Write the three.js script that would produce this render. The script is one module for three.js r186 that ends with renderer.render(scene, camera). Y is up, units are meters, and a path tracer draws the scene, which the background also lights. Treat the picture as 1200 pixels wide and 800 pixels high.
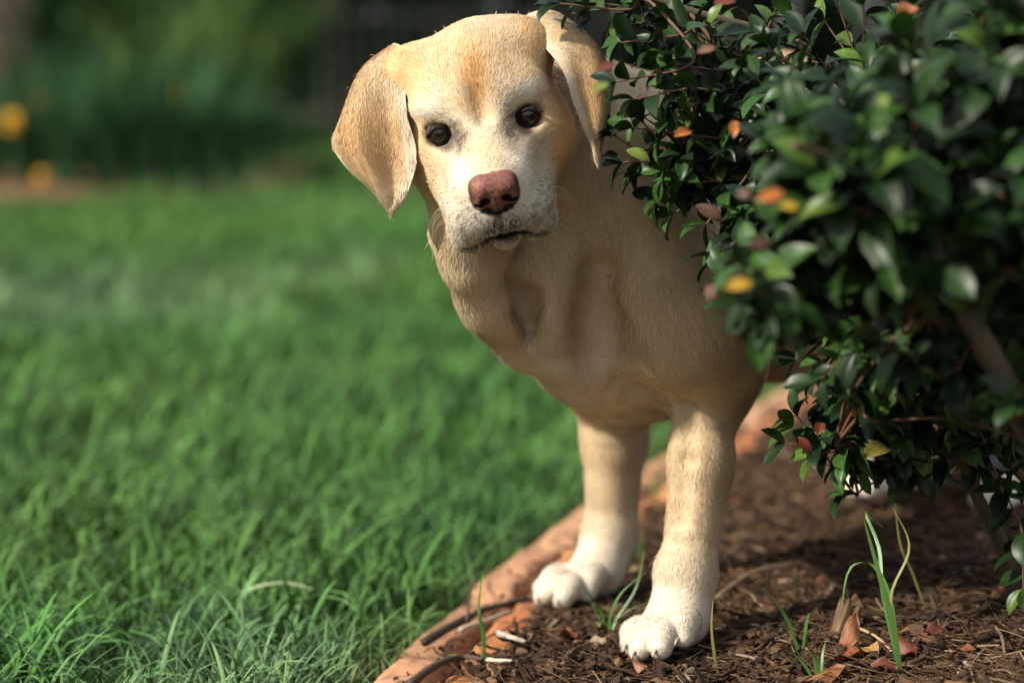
import * as THREE from 'three';
import { mergeGeometries } from 'three/addons/utils/BufferGeometryUtils.js';

// ---------------------------------------------------------------- camera, sky, sun, exposure
const scene = new THREE.Scene();
const V = (x, y, z) => new THREE.Vector3(x, y, z);
const EYE = V(0, 0.63, 0), PITCH = THREE.MathUtils.degToRad(7.2), F = 2688;   // F: focal length in photo pixels (1200 x 800)
const camera = new THREE.PerspectiveCamera(2 * THREE.MathUtils.radToDeg(Math.atan(400 / F)), 1.5, 0.05, 400);
camera.position.copy(EYE);
camera.rotation.x = -PITCH;
camera.focus = 2.15;
camera.userData.fStop = 2.4;
scene.add(camera);
const SUN = V(-1.0, 0.76, 0.50).normalize();
// thin bright haze: a pale sky, a little deeper overhead
{
  const W = 256, H = 128, d = new Float32Array(W * H * 4);
  for (let y = 0; y < H; y++) for (let x = 0; x < W; x++) {
    const up = Math.max(0, ((y + 0.5) / H - 0.5) * 2), o = (y * W + x) * 4, k = Math.pow(up, 0.6);
    d[o] = 0.92 - 0.30 * k; d[o + 1] = 0.93 - 0.22 * k; d[o + 2] = 0.92 - 0.06 * k; d[o + 3] = 1;
  }
  const t = new THREE.DataTexture(d, W, H, THREE.RGBAFormat, THREE.FloatType); t.mapping = THREE.EquirectangularReflectionMapping; t.magFilter = THREE.LinearFilter; t.needsUpdate = true;
  scene.background = t; scene.environment = t;
}
scene.environmentIntensity = scene.backgroundIntensity = 0.7;
const sun = new THREE.DirectionalLight(new THREE.Color(1, 0.93, 0.81), 4.9);
sun.name = 'sun'; sun.position.copy(SUN).multiplyScalar(30).add(V(0, 0, -2.4)); sun.target.position.set(0, 0, -2.4);
sun.castShadow = true; sun.shadow.mapSize.set(4096, 4096); sun.shadow.radius = 6;
Object.assign(sun.shadow.camera, { left: -12, right: 12, top: 12, bottom: -12, near: 1, far: 80 });
scene.add(sun, sun.target);
const renderer = new THREE.WebGLRenderer({ antialias: true });
renderer.shadowMap.enabled = true; renderer.shadowMap.type = THREE.PCFSoftShadowMap;
renderer.toneMapping = THREE.LinearToneMapping;
renderer.toneMappingExposure = 1.46;

// ---------------------------------------------------------------- helpers
function rng(seed) { let a = seed >>> 0; return () => { a = (a + 0x6D2B79F5) | 0; let t = Math.imul(a ^ (a >>> 15), 1 | a); t = (t + Math.imul(t ^ (t >>> 7), 61 | t)) ^ t; return ((t ^ (t >>> 14)) >>> 0) / 4294967296; }; }
const { clamp, lerp, smoothstep } = THREE.MathUtils;
const FW = V(0, -Math.sin(PITCH), -Math.cos(PITCH)), UPC = V(0, Math.cos(PITCH), -Math.sin(PITCH));
/** the point that stands `d` metres away along the lens axis behind a pixel of the 1200 x 800 photograph */
const at = (px, py, d) => EYE.clone().addScaledVector(FW, d).addScaledVector(UPC, (400 - py) / F * d).add(V((px - 600) / F * d, 0, 0));
function hash3(x, y, z) { let h = Math.imul(x, 374761393) ^ Math.imul(y, 668265263) ^ Math.imul(z, 2147483647 ^ 0x5bd1e995); h = Math.imul(h ^ (h >>> 13), 1274126177); return ((h ^ (h >>> 16)) >>> 0) / 4294967296; }
function noise(x, y, z) {
  const X = Math.floor(x), Y = Math.floor(y), Z = Math.floor(z), f = (t) => t * t * (3 - 2 * t), u = f(x - X), v = f(y - Y), w = f(z - Z), h = hash3;
  return lerp(lerp(lerp(h(X, Y, Z), h(X + 1, Y, Z), u), lerp(h(X, Y + 1, Z), h(X + 1, Y + 1, Z), u), v), lerp(lerp(h(X, Y, Z + 1), h(X + 1, Y, Z + 1), u), lerp(h(X, Y + 1, Z + 1), h(X + 1, Y + 1, Z + 1), u), v), w);
}
const fbm = (x, y, z) => noise(x, y, z) * 0.55 + noise(x * 2.1 + 7, y * 2.1, z * 2.1) * 0.3 + noise(x * 4.3, y * 4.3 + 3, z * 4.3) * 0.15;
const used = {};
function numbered(name) { const n = used[name] = (used[name] ?? -1) + 1; return n ? `${name}_${String(n).padStart(3, '0')}` : name; }
function tag(o, label, category, group, kind) { if (label) o.userData.label = label; if (category) o.userData.category = category; if (group) o.userData.group = group; if (kind) o.userData.kind = kind; return o; }
function mesh(name, geo, mat, parent) { const m = new THREE.Mesh(geo, mat); m.name = parent ? name : numbered(name); m.castShadow = m.receiveShadow = true; (parent ?? scene).add(m); return m; }
function base(name, p) { const g = new THREE.Group(); g.name = numbered(name); g.position.copy(p); scene.add(g); return g; }
function std(name, color, roughness = 0.8, more = {}) { const m = new THREE.MeshPhysicalMaterial({ roughness, side: THREE.DoubleSide, ...more }); m.color.setRGB(...color); m.name = name; return m; }
/** geometry from plain arrays */
function geo(pos, idx, { col, nor, uv } = {}) {
  const g = new THREE.BufferGeometry();
  g.setAttribute('position', new THREE.BufferAttribute(pos instanceof Float32Array ? pos : new Float32Array(pos), 3));
  if (idx) g.setIndex(new THREE.BufferAttribute(idx instanceof Uint32Array ? idx : new Uint32Array(idx), 1));
  if (col) g.setAttribute('color', new THREE.BufferAttribute(col instanceof Float32Array ? col : new Float32Array(col), 3));
  if (uv) g.setAttribute('uv', new THREE.BufferAttribute(new Float32Array(uv), 2));
  if (nor) g.setAttribute('normal', new THREE.BufferAttribute(nor instanceof Float32Array ? nor : new Float32Array(nor), 3)); else g.computeVertexNormals();
  return g;
}
/** tapered tube through points */
function tube(pts, r0, r1, sides = 6, rough = 0, seed = 1) {
  const R = rng(seed), n = pts.length, pos = [], idx = [], a = V(), b = V();
  for (let i = 0; i < n; i++) {
    const t = pts[Math.min(i + 1, n - 1)].clone().sub(pts[Math.max(i - 1, 0)]).normalize();
    a.set(0.31, 0.2, 0.93).cross(t).normalize(); b.crossVectors(t, a);
    for (let s = 0; s < sides; s++) { const r = lerp(r0, r1, i / (n - 1)) * (1 + rough * (R() - 0.5)), c = s / sides * 2 * Math.PI, p = pts[i].clone().addScaledVector(a, Math.cos(c) * r).addScaledVector(b, Math.sin(c) * r); pos.push(p.x, p.y, p.z); }
  }
  for (let i = 0; i < n - 1; i++) for (let s = 0; s < sides; s++) { const p = i * sides + s, q = i * sides + (s + 1) % sides; idx.push(p, q, p + sides, q, q + sides, p + sides); }
  for (const [o, flip] of [[0, 1], [(n - 1) * sides, 0]]) for (let s = 1; s < sides - 1; s++) idx.push(o, o + (flip ? s + 1 : s), o + (flip ? s : s + 1));
  return geo(pos, idx);
}
function curve(pts, n) { return new THREE.CatmullRomCurve3(pts).getPoints(n); }
function instanced(name, g, mat, mats, cols, parent) {
  const m = new THREE.InstancedMesh(g, mat, mats.length); m.name = parent ? name : numbered(name); m.castShadow = m.receiveShadow = true;
  mats.forEach((x, i) => m.setMatrixAt(i, x));
  if (cols) cols.forEach((c, i) => m.setColorAt(i, c));
  (parent ?? scene).add(m); m.userData.kind = 'stuff'; return m;
}
const RGB = (r, g, b) => new THREE.Color().setRGB(r, g, b);
const TR = (p, q, s) => new THREE.Matrix4().compose(p, q, typeof s === 'number' ? V(s, s, s) : s);
const EU = (x, y, z, o = 'YXZ') => new THREE.Quaternion().setFromEuler(new THREE.Euler(x, y, z, o));

// ---------------------------------------------------------------- lie of the land
const groundAt = (px, py, y = 0) => { const d = at(px, py, 1).sub(EYE); return EYE.clone().addScaledVector(d, (y - EYE.y) / d.y); };
// left (lawn) side of the brick edging, near to far
const EDGE = [[440, 800], [500, 742], [560, 690], [625, 640], [690, 597], [780, 537], [900, 468], [950, 438]].map(([x, y]) => groundAt(x, y, 0.0));
EDGE.unshift(EDGE[0].clone().add(V(-0.45, 0, 1.6)));
EDGE.push(EDGE[EDGE.length - 1].clone().add(V(0.9, 0, -1.6)), EDGE[EDGE.length - 1].clone().add(V(3.4, 0, -4)));
const edgeCurve = new THREE.CatmullRomCurve3(EDGE, false, 'centripetal'), EDGEPTS = edgeCurve.getSpacedPoints(240);
/** signed distance to the right of the bed edge, and metres along it */
function bedSide(x, z) {
  let best = 1e9, out = 0, k = 0;
  for (let i = 0; i < EDGEPTS.length - 1; i++) {
    const a = EDGEPTS[i], b = EDGEPTS[i + 1], dx = b.x - a.x, dz = b.z - a.z, t = clamp(((x - a.x) * dx + (z - a.z) * dz) / (dx * dx + dz * dz), 0, 1), ex = x - a.x - t * dx, ez = z - a.z - t * dz, d = ex * ex + ez * ez;
    if (d < best) { best = d; out = Math.sign(dx * ez - dz * ex); k = i + t; }
  }
  return [out * Math.sqrt(best), k];
}
function bedHeight(x, z) {
  const s = bedSide(x, z)[0];
  return 0.004 + 0.02 * smoothstep(s, 0.06, 0.14) + 0.05 * smoothstep(s, 0.1, 0.75) + 0.012 * (fbm(x * 9, 1, z * 9) - 0.5) + 0.010 * (noise(x * 31, 5, z * 31) - 0.5);
}
// ---------------------------------------------------------------- the dog: one signed-distance body, skinned once, then furred
const DOWN = V(0, -1, 0), BACK = V(0.6, 0, -0.8), FWD = BACK.clone().negate(), SIDE = V(0.8, 0, 0.6);   // SIDE: the dog's own left
const O = at(566, 144, 2.125);                                                   // midway between the eyes
const zh = EYE.clone().sub(O).normalize(), xh = V(0, 1, 0).cross(zh).normalize(), yh = zh.clone().cross(xh);
const D2R = Math.PI / 180;
const HM = new THREE.Matrix4().makeBasis(xh, yh, zh).multiply(new THREE.Matrix4().makeRotationZ(11.5 * D2R)).multiply(new THREE.Matrix4().makeRotationY(-2 * D2R)).multiply(new THREE.Matrix4().makeRotationX(18 * D2R));
const HB = [V(), V(), V()]; HM.extractBasis(HB[0], HB[1], HB[2]);
const head = (x, y, z) => O.clone().addScaledVector(HB[0], x / 100).addScaledVector(HB[1], y / 100).addScaledVector(HB[2], z / 100);   // centimetres in the head's own axes
const toHead = (p) => { const d = p.clone().sub(O).multiplyScalar(100); return V(d.dot(HB[0]), d.dot(HB[1]), d.dot(HB[2])); };

const PR = [];   // primitives
const cap = (a, ra, b, rb, k, t) => PR.push({ a, b, ra: ra / 100, rb: rb / 100, k: k / 100, t });
const ell = (c, r, k, t, M) => PR.push({ c, r: r.map((v) => v / 100), k: k / 100, t, M: M ?? [V(1, 0, 0), V(0, 1, 0), V(0, 0, 1)] });
const hell = (x, y, z, r, k, t = 'head') => ell(head(x, y, z), r, k, t, HB);
const hcap = (a, ra, b, rb, k, t = 'head') => cap(head(...a), ra, head(...b), rb, k, t);
const DM = [BACK, V(0, 1, 0), SIDE];
// trunk
ell(at(764, 326, 2.45), [15, 15.0, 12.0], 4, 'chest', DM);
ell(at(890, 268, 2.70), [24, 15.5, 14.0], 6, 'torso', DM);
ell(at(1040, 235, 2.98), [19, 12.5, 11.5], 6, 'torso', DM);
cap(at(772, 190, 2.52), 8, at(900, 160, 2.72), 8.5, 6, 'torso');
cap(at(900, 160, 2.72), 8.5, at(1080, 190, 3.05), 7.5, 6, 'torso');
// neck and breast
cap(at(590, 185, 2.27), 8.2, at(700, 262, 2.38), 12.2, 5, 'neck');
cap(at(640, 120, 2.29), 6.0, at(760, 190, 2.48), 9.0, 5, 'neck');
cap(at(700, 262, 2.38), 11.6, at(748, 340, 2.41), 12.4, 4, 'chest');
ell(at(698, 385, 2.335), [7.2, 8.4, 7.8], 3.5, 'chest', DM);
cap(at(545, 262, 2.185), 3.4, at(616, 385, 2.31), 3.0, 3.0, 'throat');             // loose skin of the throat, two folds
cap(at(655, 300, 2.262), 3.2, at(684, 400, 2.30), 3.0, 3.0, 'throat');
cap(at(790, 270, 2.36), 5, at(812, 345, 2.29), 5.0, 2.0, 'shoulder');
// near fore leg (the dog's left)
cap(at(800, 240, 2.44), 8.5, at(800, 370, 2.33), 7.2, 5, 'shoulder');
cap(at(798, 365, 2.33), 7.0, at(842, 425, 2.36), 4.8, 3.5, 'shoulder');
cap(at(860, 436, 2.375), 2.4, at(842, 466, 2.345), 2.8, 2.5, 'leg');
cap(at(824, 440, 2.335), 3.9, at(822, 545, 2.315), 3.05, 2.5, 'leg');
cap(at(822, 545, 2.315), 3.15, at(806, 668, 2.295), 2.6, 1.5, 'leg');
ell(at(804, 670, 2.292), [2.75, 3.0, 2.7], 1.5, 'leg', DM);
cap(at(802, 676, 2.293), 2.75, at(798, 722, 2.285), 3.0, 1.5, 'paw');
ell(at(812, 712, 2.31), [1.6, 1.7, 1.8], 1.0, 'paw', DM);
// its paw: four toes and the pad behind
cap(at(792, 722, 2.28), 2.7, at(764, 741, 2.255), 1.9, 1.4, 'paw');
const NT = [[742, 752, 2.265, 744, 741], [752, 760, 2.238, 758, 746], [777, 758, 2.225, 778, 742], [803, 744, 2.232, 800, 732]];
for (const [x, y, d, kx, ky] of NT) { cap(at(kx + 6, ky - 4, d + 0.014), 1.4, at(kx, ky + 1, d + 0.006), 1.45, 0.4, 'paw'); cap(at(kx, ky + 1, d + 0.006), 1.4, at(x - 2, y + 1, d), 1.12, 0.4, 'paw'); }
// far fore leg (the dog's right)
cap(at(716, 300, 2.52), 7.5, at(716, 420, 2.49), 6, 5, 'shoulder');
cap(at(718, 430, 2.52), 5.0, at(720, 515, 2.535), 3.55, 3, 'leg');
cap(at(720, 515, 2.535), 3.45, at(716, 620, 2.55), 2.75, 1.5, 'leg');
ell(at(714, 626, 2.55), [3.0, 3.2, 2.8], 1.5, 'leg', DM);
cap(at(714, 630, 2.548), 2.7, at(700, 668, 2.53), 2.9, 1.5, 'paw');
ell(at(724, 656, 2.56), [1.5, 1.6, 1.6], 1.0, 'paw', DM);
cap(at(700, 668, 2.525), 2.6, at(668, 684, 2.50), 1.9, 1.4, 'paw');
const FT = [[638, 688, 2.505, 650, 677], [639, 698, 2.475, 652, 684], [662, 701, 2.455, 668, 688], [690, 692, 2.468, 692, 678]];
for (const [x, y, d, kx, ky] of FT) { cap(at(kx + 6, ky - 4, d + 0.014), 1.35, at(kx, ky, d + 0.006), 1.4, 0.4, 'paw'); cap(at(kx, ky, d + 0.006), 1.35, at(x - 2, y + 1, d), 1.1, 0.4, 'paw'); }
// hind legs
for (const s of [0, 1]) {
  const q = (x, y, d) => at(x, y, d).addScaledVector(SIDE, s ? 0.17 : 0).addScaledVector(BACK, s ? 0.02 : 0);
  cap(q(1035, 275, 3.0), 9.5, q(985, 385, 2.92), 6.5, 5, 'thigh');
  cap(q(985, 390, 2.92), 6.0, q(1058, 478, 3.04), 3.2, 3, 'thigh');
  cap(q(1062, 476, 3.05), 2.8, q(1052, 545, 3.0), 2.4, 1.5, 'hind');
  cap(q(1050, 546, 2.99), 2.7, q(1015, 564, 2.93), 2.5, 1.5, 'hindpaw');
  for (const [x, y, d] of [[997, 570, 2.93], [1003, 572, 2.90], [1020, 572, 2.885], [1034, 568, 2.90]]) cap(q(x + 8, y - 7, d + 0.02), 1.5, q(x, y, d), 1.3, 0.5, 'hindpaw');
}
{ const tp = [at(1150, 190, 3.16), at(1190, 240, 3.24), at(1200, 330, 3.26), at(1190, 410, 3.24)]; for (let i = 0; i < 3; i++) cap(tp[i], 3.4 - i * 0.8, tp[i + 1], 2.6 - i * 0.8, 2.5, 'tail'); }
// head
hell(0, 2.0, -6.5, [6.7, 5.2, 7.0], 2.5); hell(1.3, 4.35, -6.0, [4.0, 3.2, 4.5], 2.5);
hell(0, 1.7, -2.6, [5.8, 3.6, 3.4], 2.2);
for (const s of [-1, 1]) {
  hell(s * 3.9, 2.2, -1.35, [2.0, 1.2, 1.35], 1.8);                                // brow
  hell(s * 5.0, -3.4, -4.2, [3.2, 4.3, 4.6], 2.5);                                 // cheek
  hell(s * 5.4, -1.9, -1.9, [1.9, 1.6, 2.2], 1.8);                                 // cheekbone
  hcap([s * 3.0, -2.3, -1.0], 2.4, [s * 1.9, -3.7, 5.2], 2.1, 1.8);               // side of the bridge
  hcap([s * 2.9, -5.0, 0.0], 3.1, [s * 2.3, -6.6, 5.4], 2.5, 1.6, 'muzzle');      // flews
  hcap([s * 3.3, -8.0, 1.5], 1.9, [s * 3.15, -8.6, 4.6], 1.95, 1.1, 'muzzle');
  if (s < 0) hell(-5.9, 4.6, -6.2, [2.5, 2.1, 2.7], 2.6, 'earbase'); else hell(5.2, 4.6, -6.4, [2.6, 2.2, 2.7], 2.6, 'earbase');
}
hcap([0, -0.6, -1.2], 2.7, [0, -3.7, 6.8], 2.15, 2.2);                              // bridge of the nose
hell(0, -6.5, 6.2, [2.9, 2.3, 2.3], 1.3, 'muzzle');
hcap([0, -8.0, -3.0], 3.4, [0, -9.75, 3.7], 1.45, 0.8, 'chin');
hcap([0, -6, -5], 5.5, [0, -4, -7], 6, 3, 'throat');
ell(at(925, 305, 2.74), [17, 14.5, 11.5], 5, 'torso', DM);
const CUT = [];   // carved out
for (const s of [-1, 1]) CUT.push({ c: head(s * 4.25, -0.15, 0.75), r: [0.0128, 0.0105, 0.0135], M: HB, k: 0.006 });
CUT.push({ c: head(0.15, -8.9, 6.6), r: [0.020, 0.0092, 0.026], M: HB, k: 0.004 });
CUT.push({ c: head(0, -6.6, 9.0), r: [0.0014, 0.022, 0.010], M: HB, k: 0.005 });
CUT.push({ c: head(0.15, 3.2, 1.85), r: [0.0045, 0.026, 0.0085], M: HB, k: 0.016 });   // furrow of the brow

function dPrim(p, x, y, z) {
  if (p.a) {
    const ax = x - p.a.x, ay = y - p.a.y, az = z - p.a.z, bx = p.b.x - p.a.x, by = p.b.y - p.a.y, bz = p.b.z - p.a.z;
    let t = (ax * bx + ay * by + az * bz) / (bx * bx + by * by + bz * bz); t = t < 0 ? 0 : t > 1 ? 1 : t;
    const ex = ax - bx * t, ey = ay - by * t, ez = az - bz * t;
    return Math.sqrt(ex * ex + ey * ey + ez * ez) - (p.ra + (p.rb - p.ra) * t);
  }
  const dx = x - p.c.x, dy = y - p.c.y, dz = z - p.c.z, [m0, m1, m2] = p.M;
  const u = (dx * m0.x + dy * m0.y + dz * m0.z) / p.r[0], v = (dx * m1.x + dy * m1.y + dz * m1.z) / p.r[1], w = (dx * m2.x + dy * m2.y + dz * m2.z) / p.r[2];
  const k0 = Math.sqrt(u * u + v * v + w * w), U = u / p.r[0], W = v / p.r[1], X = w / p.r[2], k1 = Math.sqrt(U * U + W * W + X * X);
  return k1 < 1e-9 ? -Math.min(...p.r) : k0 * (k0 - 1) / k1;
}
function field(x, y, z, list = PR) {
  let d = 1;
  for (let i = 0; i < list.length; i++) { const p = list[i], e = dPrim(p, x, y, z), k = p.k, g = k - Math.abs(d - e); d = Math.min(d, e); if (g > 0) d -= g * g / k * 0.25; }
  if (list.cut !== false) for (const p of CUT) { const e = -dPrim(p, x, y, z), k = p.k, g = k - Math.abs(d - e); d = Math.max(d, e); if (g > 0) d += g * g / k * 0.25; }
  return d;
}
function surfaceNets(lo, hi, h, B, near) {
  const N = [0, 1, 2].map((i) => Math.ceil((hi[i] - lo[i]) / h / B) * B + 1), [nx, ny, nz] = N, val = new Float32Array(nx * ny * nz).fill(1), act = [];
  const R = h * B * 0.87;
  for (let bz = 0; bz < nz - 1; bz += B) for (let by = 0; by < ny - 1; by += B) for (let bx = 0; bx < nx - 1; bx += B) {
    const [list, d] = near(lo[0] + (bx + B / 2) * h, lo[1] + (by + B / 2) * h, lo[2] + (bz + B / 2) * h, R);
    const on = Math.abs(d) < R * 1.5 + 0.01;
    if (on) act.push([bx, by, bz]);
    for (let z = bz; z <= bz + B; z++) for (let y = by; y <= by + B; y++) for (let x = bx, o = (z * ny + y) * nx + bx; x <= bx + B; x++, o++) if (on) val[o] = field(lo[0] + x * h, lo[1] + y * h, lo[2] + z * h, list); else if (val[o] === 1) val[o] = d < 0 ? -1 : 1;
  }
  const id = new Map(), pos = [], idx = [], C = [[0, 0, 0], [1, 0, 0], [0, 1, 0], [1, 1, 0], [0, 0, 1], [1, 0, 1], [0, 1, 1], [1, 1, 1]], E = [[0, 1], [2, 3], [4, 5], [6, 7], [0, 2], [1, 3], [4, 6], [5, 7], [0, 4], [1, 5], [2, 6], [3, 7]];
  const g = new Float32Array(8);
  for (const [bx, by, bz] of act) for (let z = bz; z < bz + B; z++) for (let y = by; y < by + B; y++) for (let x = bx; x < bx + B; x++) {
    let m = 0;
    for (let c = 0; c < 8; c++) { const q = C[c]; g[c] = val[((z + q[2]) * ny + y + q[1]) * nx + x + q[0]]; if (g[c] < 0) m++; }
    if (m === 0 || m === 8) continue;
    let n = 0, sx = 0, sy = 0, sz = 0;
    for (const [a, b] of E) if ((g[a] < 0) !== (g[b] < 0)) { const t = g[a] / (g[a] - g[b]), p = C[a], q = C[b]; sx += p[0] + (q[0] - p[0]) * t; sy += p[1] + (q[1] - p[1]) * t; sz += p[2] + (q[2] - p[2]) * t; n++; }
    id.set((z * ny + y) * nx + x, pos.length / 3); pos.push(lo[0] + (x + sx / n) * h, lo[1] + (y + sy / n) * h, lo[2] + (z + sz / n) * h);
  }
  const S = [1, nx, nx * ny];
  for (const [bx, by, bz] of act) for (let z = bz; z < bz + B; z++) for (let y = by; y < by + B; y++) for (let x = bx; x < bx + B; x++) {
    const o = (z * ny + y) * nx + x, v0 = val[o];
    for (let a = 0; a < 3; a++) {
      const v1 = val[o + S[a]];
      if ((v0 < 0) === (v1 < 0)) continue;
      const b = S[(a + 1) % 3], c = S[(a + 2) % 3], q = [id.get(o), id.get(o - b), id.get(o - b - c), id.get(o - c)];
      if (q.includes(undefined)) continue;
      if (v0 < 0) idx.push(q[0], q[1], q[2], q[0], q[2], q[3]); else idx.push(q[0], q[2], q[1], q[0], q[3], q[2]);
    }
  }
  return { pos, idx };
}
const nearPrims = (x, y, z, R) => {
  const ds = PR.map((p) => dPrim(p, x, y, z)); let m = 1e9; for (const d of ds) m = Math.min(m, d);
  const list = PR.filter((p, i) => ds[i] < m + 2 * R + 0.07); return [list, field(x, y, z, list)];
};
/** where the sight line through a pixel of the photograph first meets the body */
function onSkin(px, py, deep = 0) { let t = 1.8; const d = at(px, py, 1).sub(EYE); for (let i = 0; i < 120; i++) { const s = field(EYE.x + d.x * t, EYE.y + d.y * t, EYE.z + d.z * t); if (s < 0.0004) break; t += s * 0.8; } return EYE.clone().addScaledVector(d, t + deep); }
{
  const form = [];
  const line = (pts, r, k, deep, list, t) => { const q = pts.map(([x, y]) => onSkin(x, y, deep)); for (let i = 0; i < q.length - 1; i++) list.push({ a: q[i], b: q[i + 1], ra: r / 100, rb: r / 100, k: k / 100, t }); };
  const cuts = [];
  line([[752, 300], [776, 350], [812, 395], [850, 425]], 3.6, 4.5, 0.020, form, 'shoulder');      // upper arm
  line([[735, 190], [760, 260], [758, 330]], 3.2, 5, 0.020, form, 'shoulder');                   // shoulder blade to its point
  line([[552, 312], [578, 355], [612, 402]], 1.7, 4.5, 0.0125, form, 'chest');                   // hanging skin, two ridges
  line([[640, 330], [654, 370], [668, 415]], 1.6, 4.5, 0.0135, form, 'chest');
  line([[604, 316], [613, 350], [622, 378]], 0.5, 3.0, -0.006, cuts);               // fold of the throat
  
  line([[704, 320], [700, 370], [694, 415]], 0.5, 4.5, -0.008, cuts);                            // neck against shoulder
  line([[730, 452], [750, 465], [778, 486]], 0.6, 2.4, 0, cuts);                                 // armpit
  line([[866, 380], [858, 405]], 0.6, 3.0, 0.001, cuts);                             // hollow over the elbow
  line([[806, 470], [802, 540], [796, 610]], 0.35, 1.6, 0, cuts);                                // tendon of the fore leg
  PR.push(...form); CUT.push(...cuts);
}
const skin = surfaceNets([-0.24, -0.02, -3.45], [0.92, 0.84, -1.95], 0.0032, 8, nearPrims);

// coat: colours in the dog's own places, and the lie of the hair
const mixc = (a, b, t) => [lerp(a[0], b[0], t), lerp(a[1], b[1], t), lerp(a[2], b[2], t)], gauss = (x, s) => Math.exp(-x * x / (s * s));
const GOLD = [0.62, 0.395, 0.185], DEEP = [0.50, 0.24, 0.065], TAN = [0.575, 0.405, 0.22], CREAM = [0.70, 0.57, 0.395], WHITE = [0.76, 0.69, 0.58], GREY = [0.075, 0.055, 0.04], DARK = [0.035, 0.024, 0.02];
const TAGC = { torso: TAN, chest: mixc(TAN, CREAM, 0.65), neck: mixc(TAN, CREAM, 0.6), throat: mixc(TAN, CREAM, 0.68), shoulder: mixc(TAN, CREAM, 0.2), leg: mixc(CREAM, TAN, 0.7), paw: mixc(WHITE, CREAM, 0.25), thigh: TAN, hind: CREAM, hindpaw: mixc(WHITE, CREAM, 0.25), tail: TAN, head: CREAM, muzzle: CREAM, chin: CREAM, earbase: GOLD };
const nv = (v) => v.normalize(), mixv = (a, s, b, t) => nv(a.clone().multiplyScalar(s).addScaledVector(b, t));
const NECKDIR = nv(at(735, 360, 2.40).sub(at(590, 185, 2.27)));
const FLOW = { torso: mixv(BACK, 1, DOWN, 0.45), chest: mixv(DOWN, 1, BACK, 0.35), neck: mixv(NECKDIR, 1, DOWN, 0.3), throat: mixv(DOWN, 1, BACK, 0.33), shoulder: mixv(DOWN, 1, BACK, 0.5), leg: mixv(DOWN, 1, BACK, 0.12), paw: mixv(FWD, 1, DOWN, 0.6), thigh: mixv(DOWN, 1, BACK, 0.6), hind: DOWN, hindpaw: mixv(FWD, 1, DOWN, 0.6), tail: DOWN };
const HEADTAGS = { head: 1, muzzle: 1, chin: 1, earbase: 1 };
function headCoat(q, base) {
  const { x, y, z } = q, ax = Math.abs(x), n1 = fbm(x * 0.9 + 20, y * 0.9, z * 0.9), n2 = noise(x * 3 + 9, y * 3, z * 3);
  let c = mixc(CREAM, GOLD, clamp(smoothstep(ax, 3.2, 6.6) * 0.75 + (y > 2 ? smoothstep(y, 2.2, 5.0) * 0.45 : 0) + (n1 - 0.5) * 0.5, 0, 1));
  c = mixc(c, DEEP, clamp(gauss(x - 0.1, 1.25) * smoothstep(y, 0.2, 2.2) * (1 - smoothstep(y, 5.2, 7.5)) * 0.95 * (0.55 + n1 * 0.8), 0, 1));
  c = mixc(c, GOLD, 0.5 * gauss(ax - 2.6, 1.3) * gauss(y - 5.6, 1.2));
  c = mixc(c, WHITE, 0.95 * gauss((ax - 4.3) / 2.4, 1) * gauss((y - 2.2 + 0.14 * (ax - 4.2) ** 2) / 0.7, 1));              // white brows
  c = mixc(c, WHITE, 0.9 * gauss((ax - 2.9 - 0.15 * (-y - 2)) / 0.9, 1) * gauss((y + 2.6) / 1.5, 1) * smoothstep(z, -3, 0));
  c = mixc(c, WHITE, 0.25 * gauss(ax / 3.6, 1) * gauss((y + 1.8) / 2.4, 1));
  c = mixc(c, GOLD, 0.3 * smoothstep(n1, 0.45, 0.7) * smoothstep(y, -4.5, -1));
  if (z > 1) c = mixc(c, WHITE, 0.75 * smoothstep(z, 0.5, 5) * smoothstep(-y, 3.0, 5.4) * (0.7 + 0.5 * n1));
  c = mixc(c, GOLD, 0.42 * gauss(x / 1.6, 1) * gauss((z - 6.2) / 2.2, 1) * smoothstep(y, -4.4, -2.8));                       // tan above the nose
  c = mixc(c, [0.34, 0.255, 0.155], (x > 0 ? 0.85 : 0.5) * gauss((ax - 4.7) / 1.3, 1) * gauss((y + 2.3) / 1.2, 1) * (0.6 + 0.7 * n2));  // olive under the eyes, deeper on one cheek: its shading put into the colour
  c = mixc(c, GOLD, 0.6 * smoothstep(ax, 4.6, 6.4) * (1 - smoothstep(y, 0.5, 2)));
  const ed = Math.hypot((ax - 2.6) / 1.15, (y - 0.1) / 1.15), er = Math.hypot((ax - 4.25) / 1.3, (y + 0.15) / 1.08);
  c = mixc(c, GREY, clamp(1.7 * gauss(ed, 0.95) * (0.1 + 1.4 * noise(x * 7, y * 7, z * 7)), 0, 0.97));
  c = mixc(c, DARK, 0.85 * (1 - smoothstep(er, 0.88, 1.18)));
  if (z > 6.6 && Math.hypot(x / 2.3, (y + 4.0) / 2.0) < 1) c = [0.012, 0.007, 0.006];
  if (z > 3) {
    c = mixc(c, GREY, clamp(1.6 * gauss(x / 2.2, 1) * gauss((y + 7.4) / 1.2, 1) * (0.45 + 0.9 * n2), 0, 0.95));
    c = mixc(c, GREY, 0.5 * smoothstep(n2, 0.60, 0.72) * smoothstep(-y, 4.4, 5.4) * smoothstep(ax, 1.2, 2.2));                // whisker freckles
    const mo = Math.hypot((x - 0.15) / 2.3, (y + 8.9) / 1.0); c = mixc(c, DARK, 1 - smoothstep(mo, 0.8, 1.3));
    c = mixc(c, DARK, 0.95 * gauss((y + 9.25 + 0.06 * (ax - 1.5)) / 0.32, 1) * smoothstep(ax, 1.5, 2.0) * (1 - smoothstep(ax, 3.6, 4.4)));
  }
  return c;
}
const hv = V();
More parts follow.
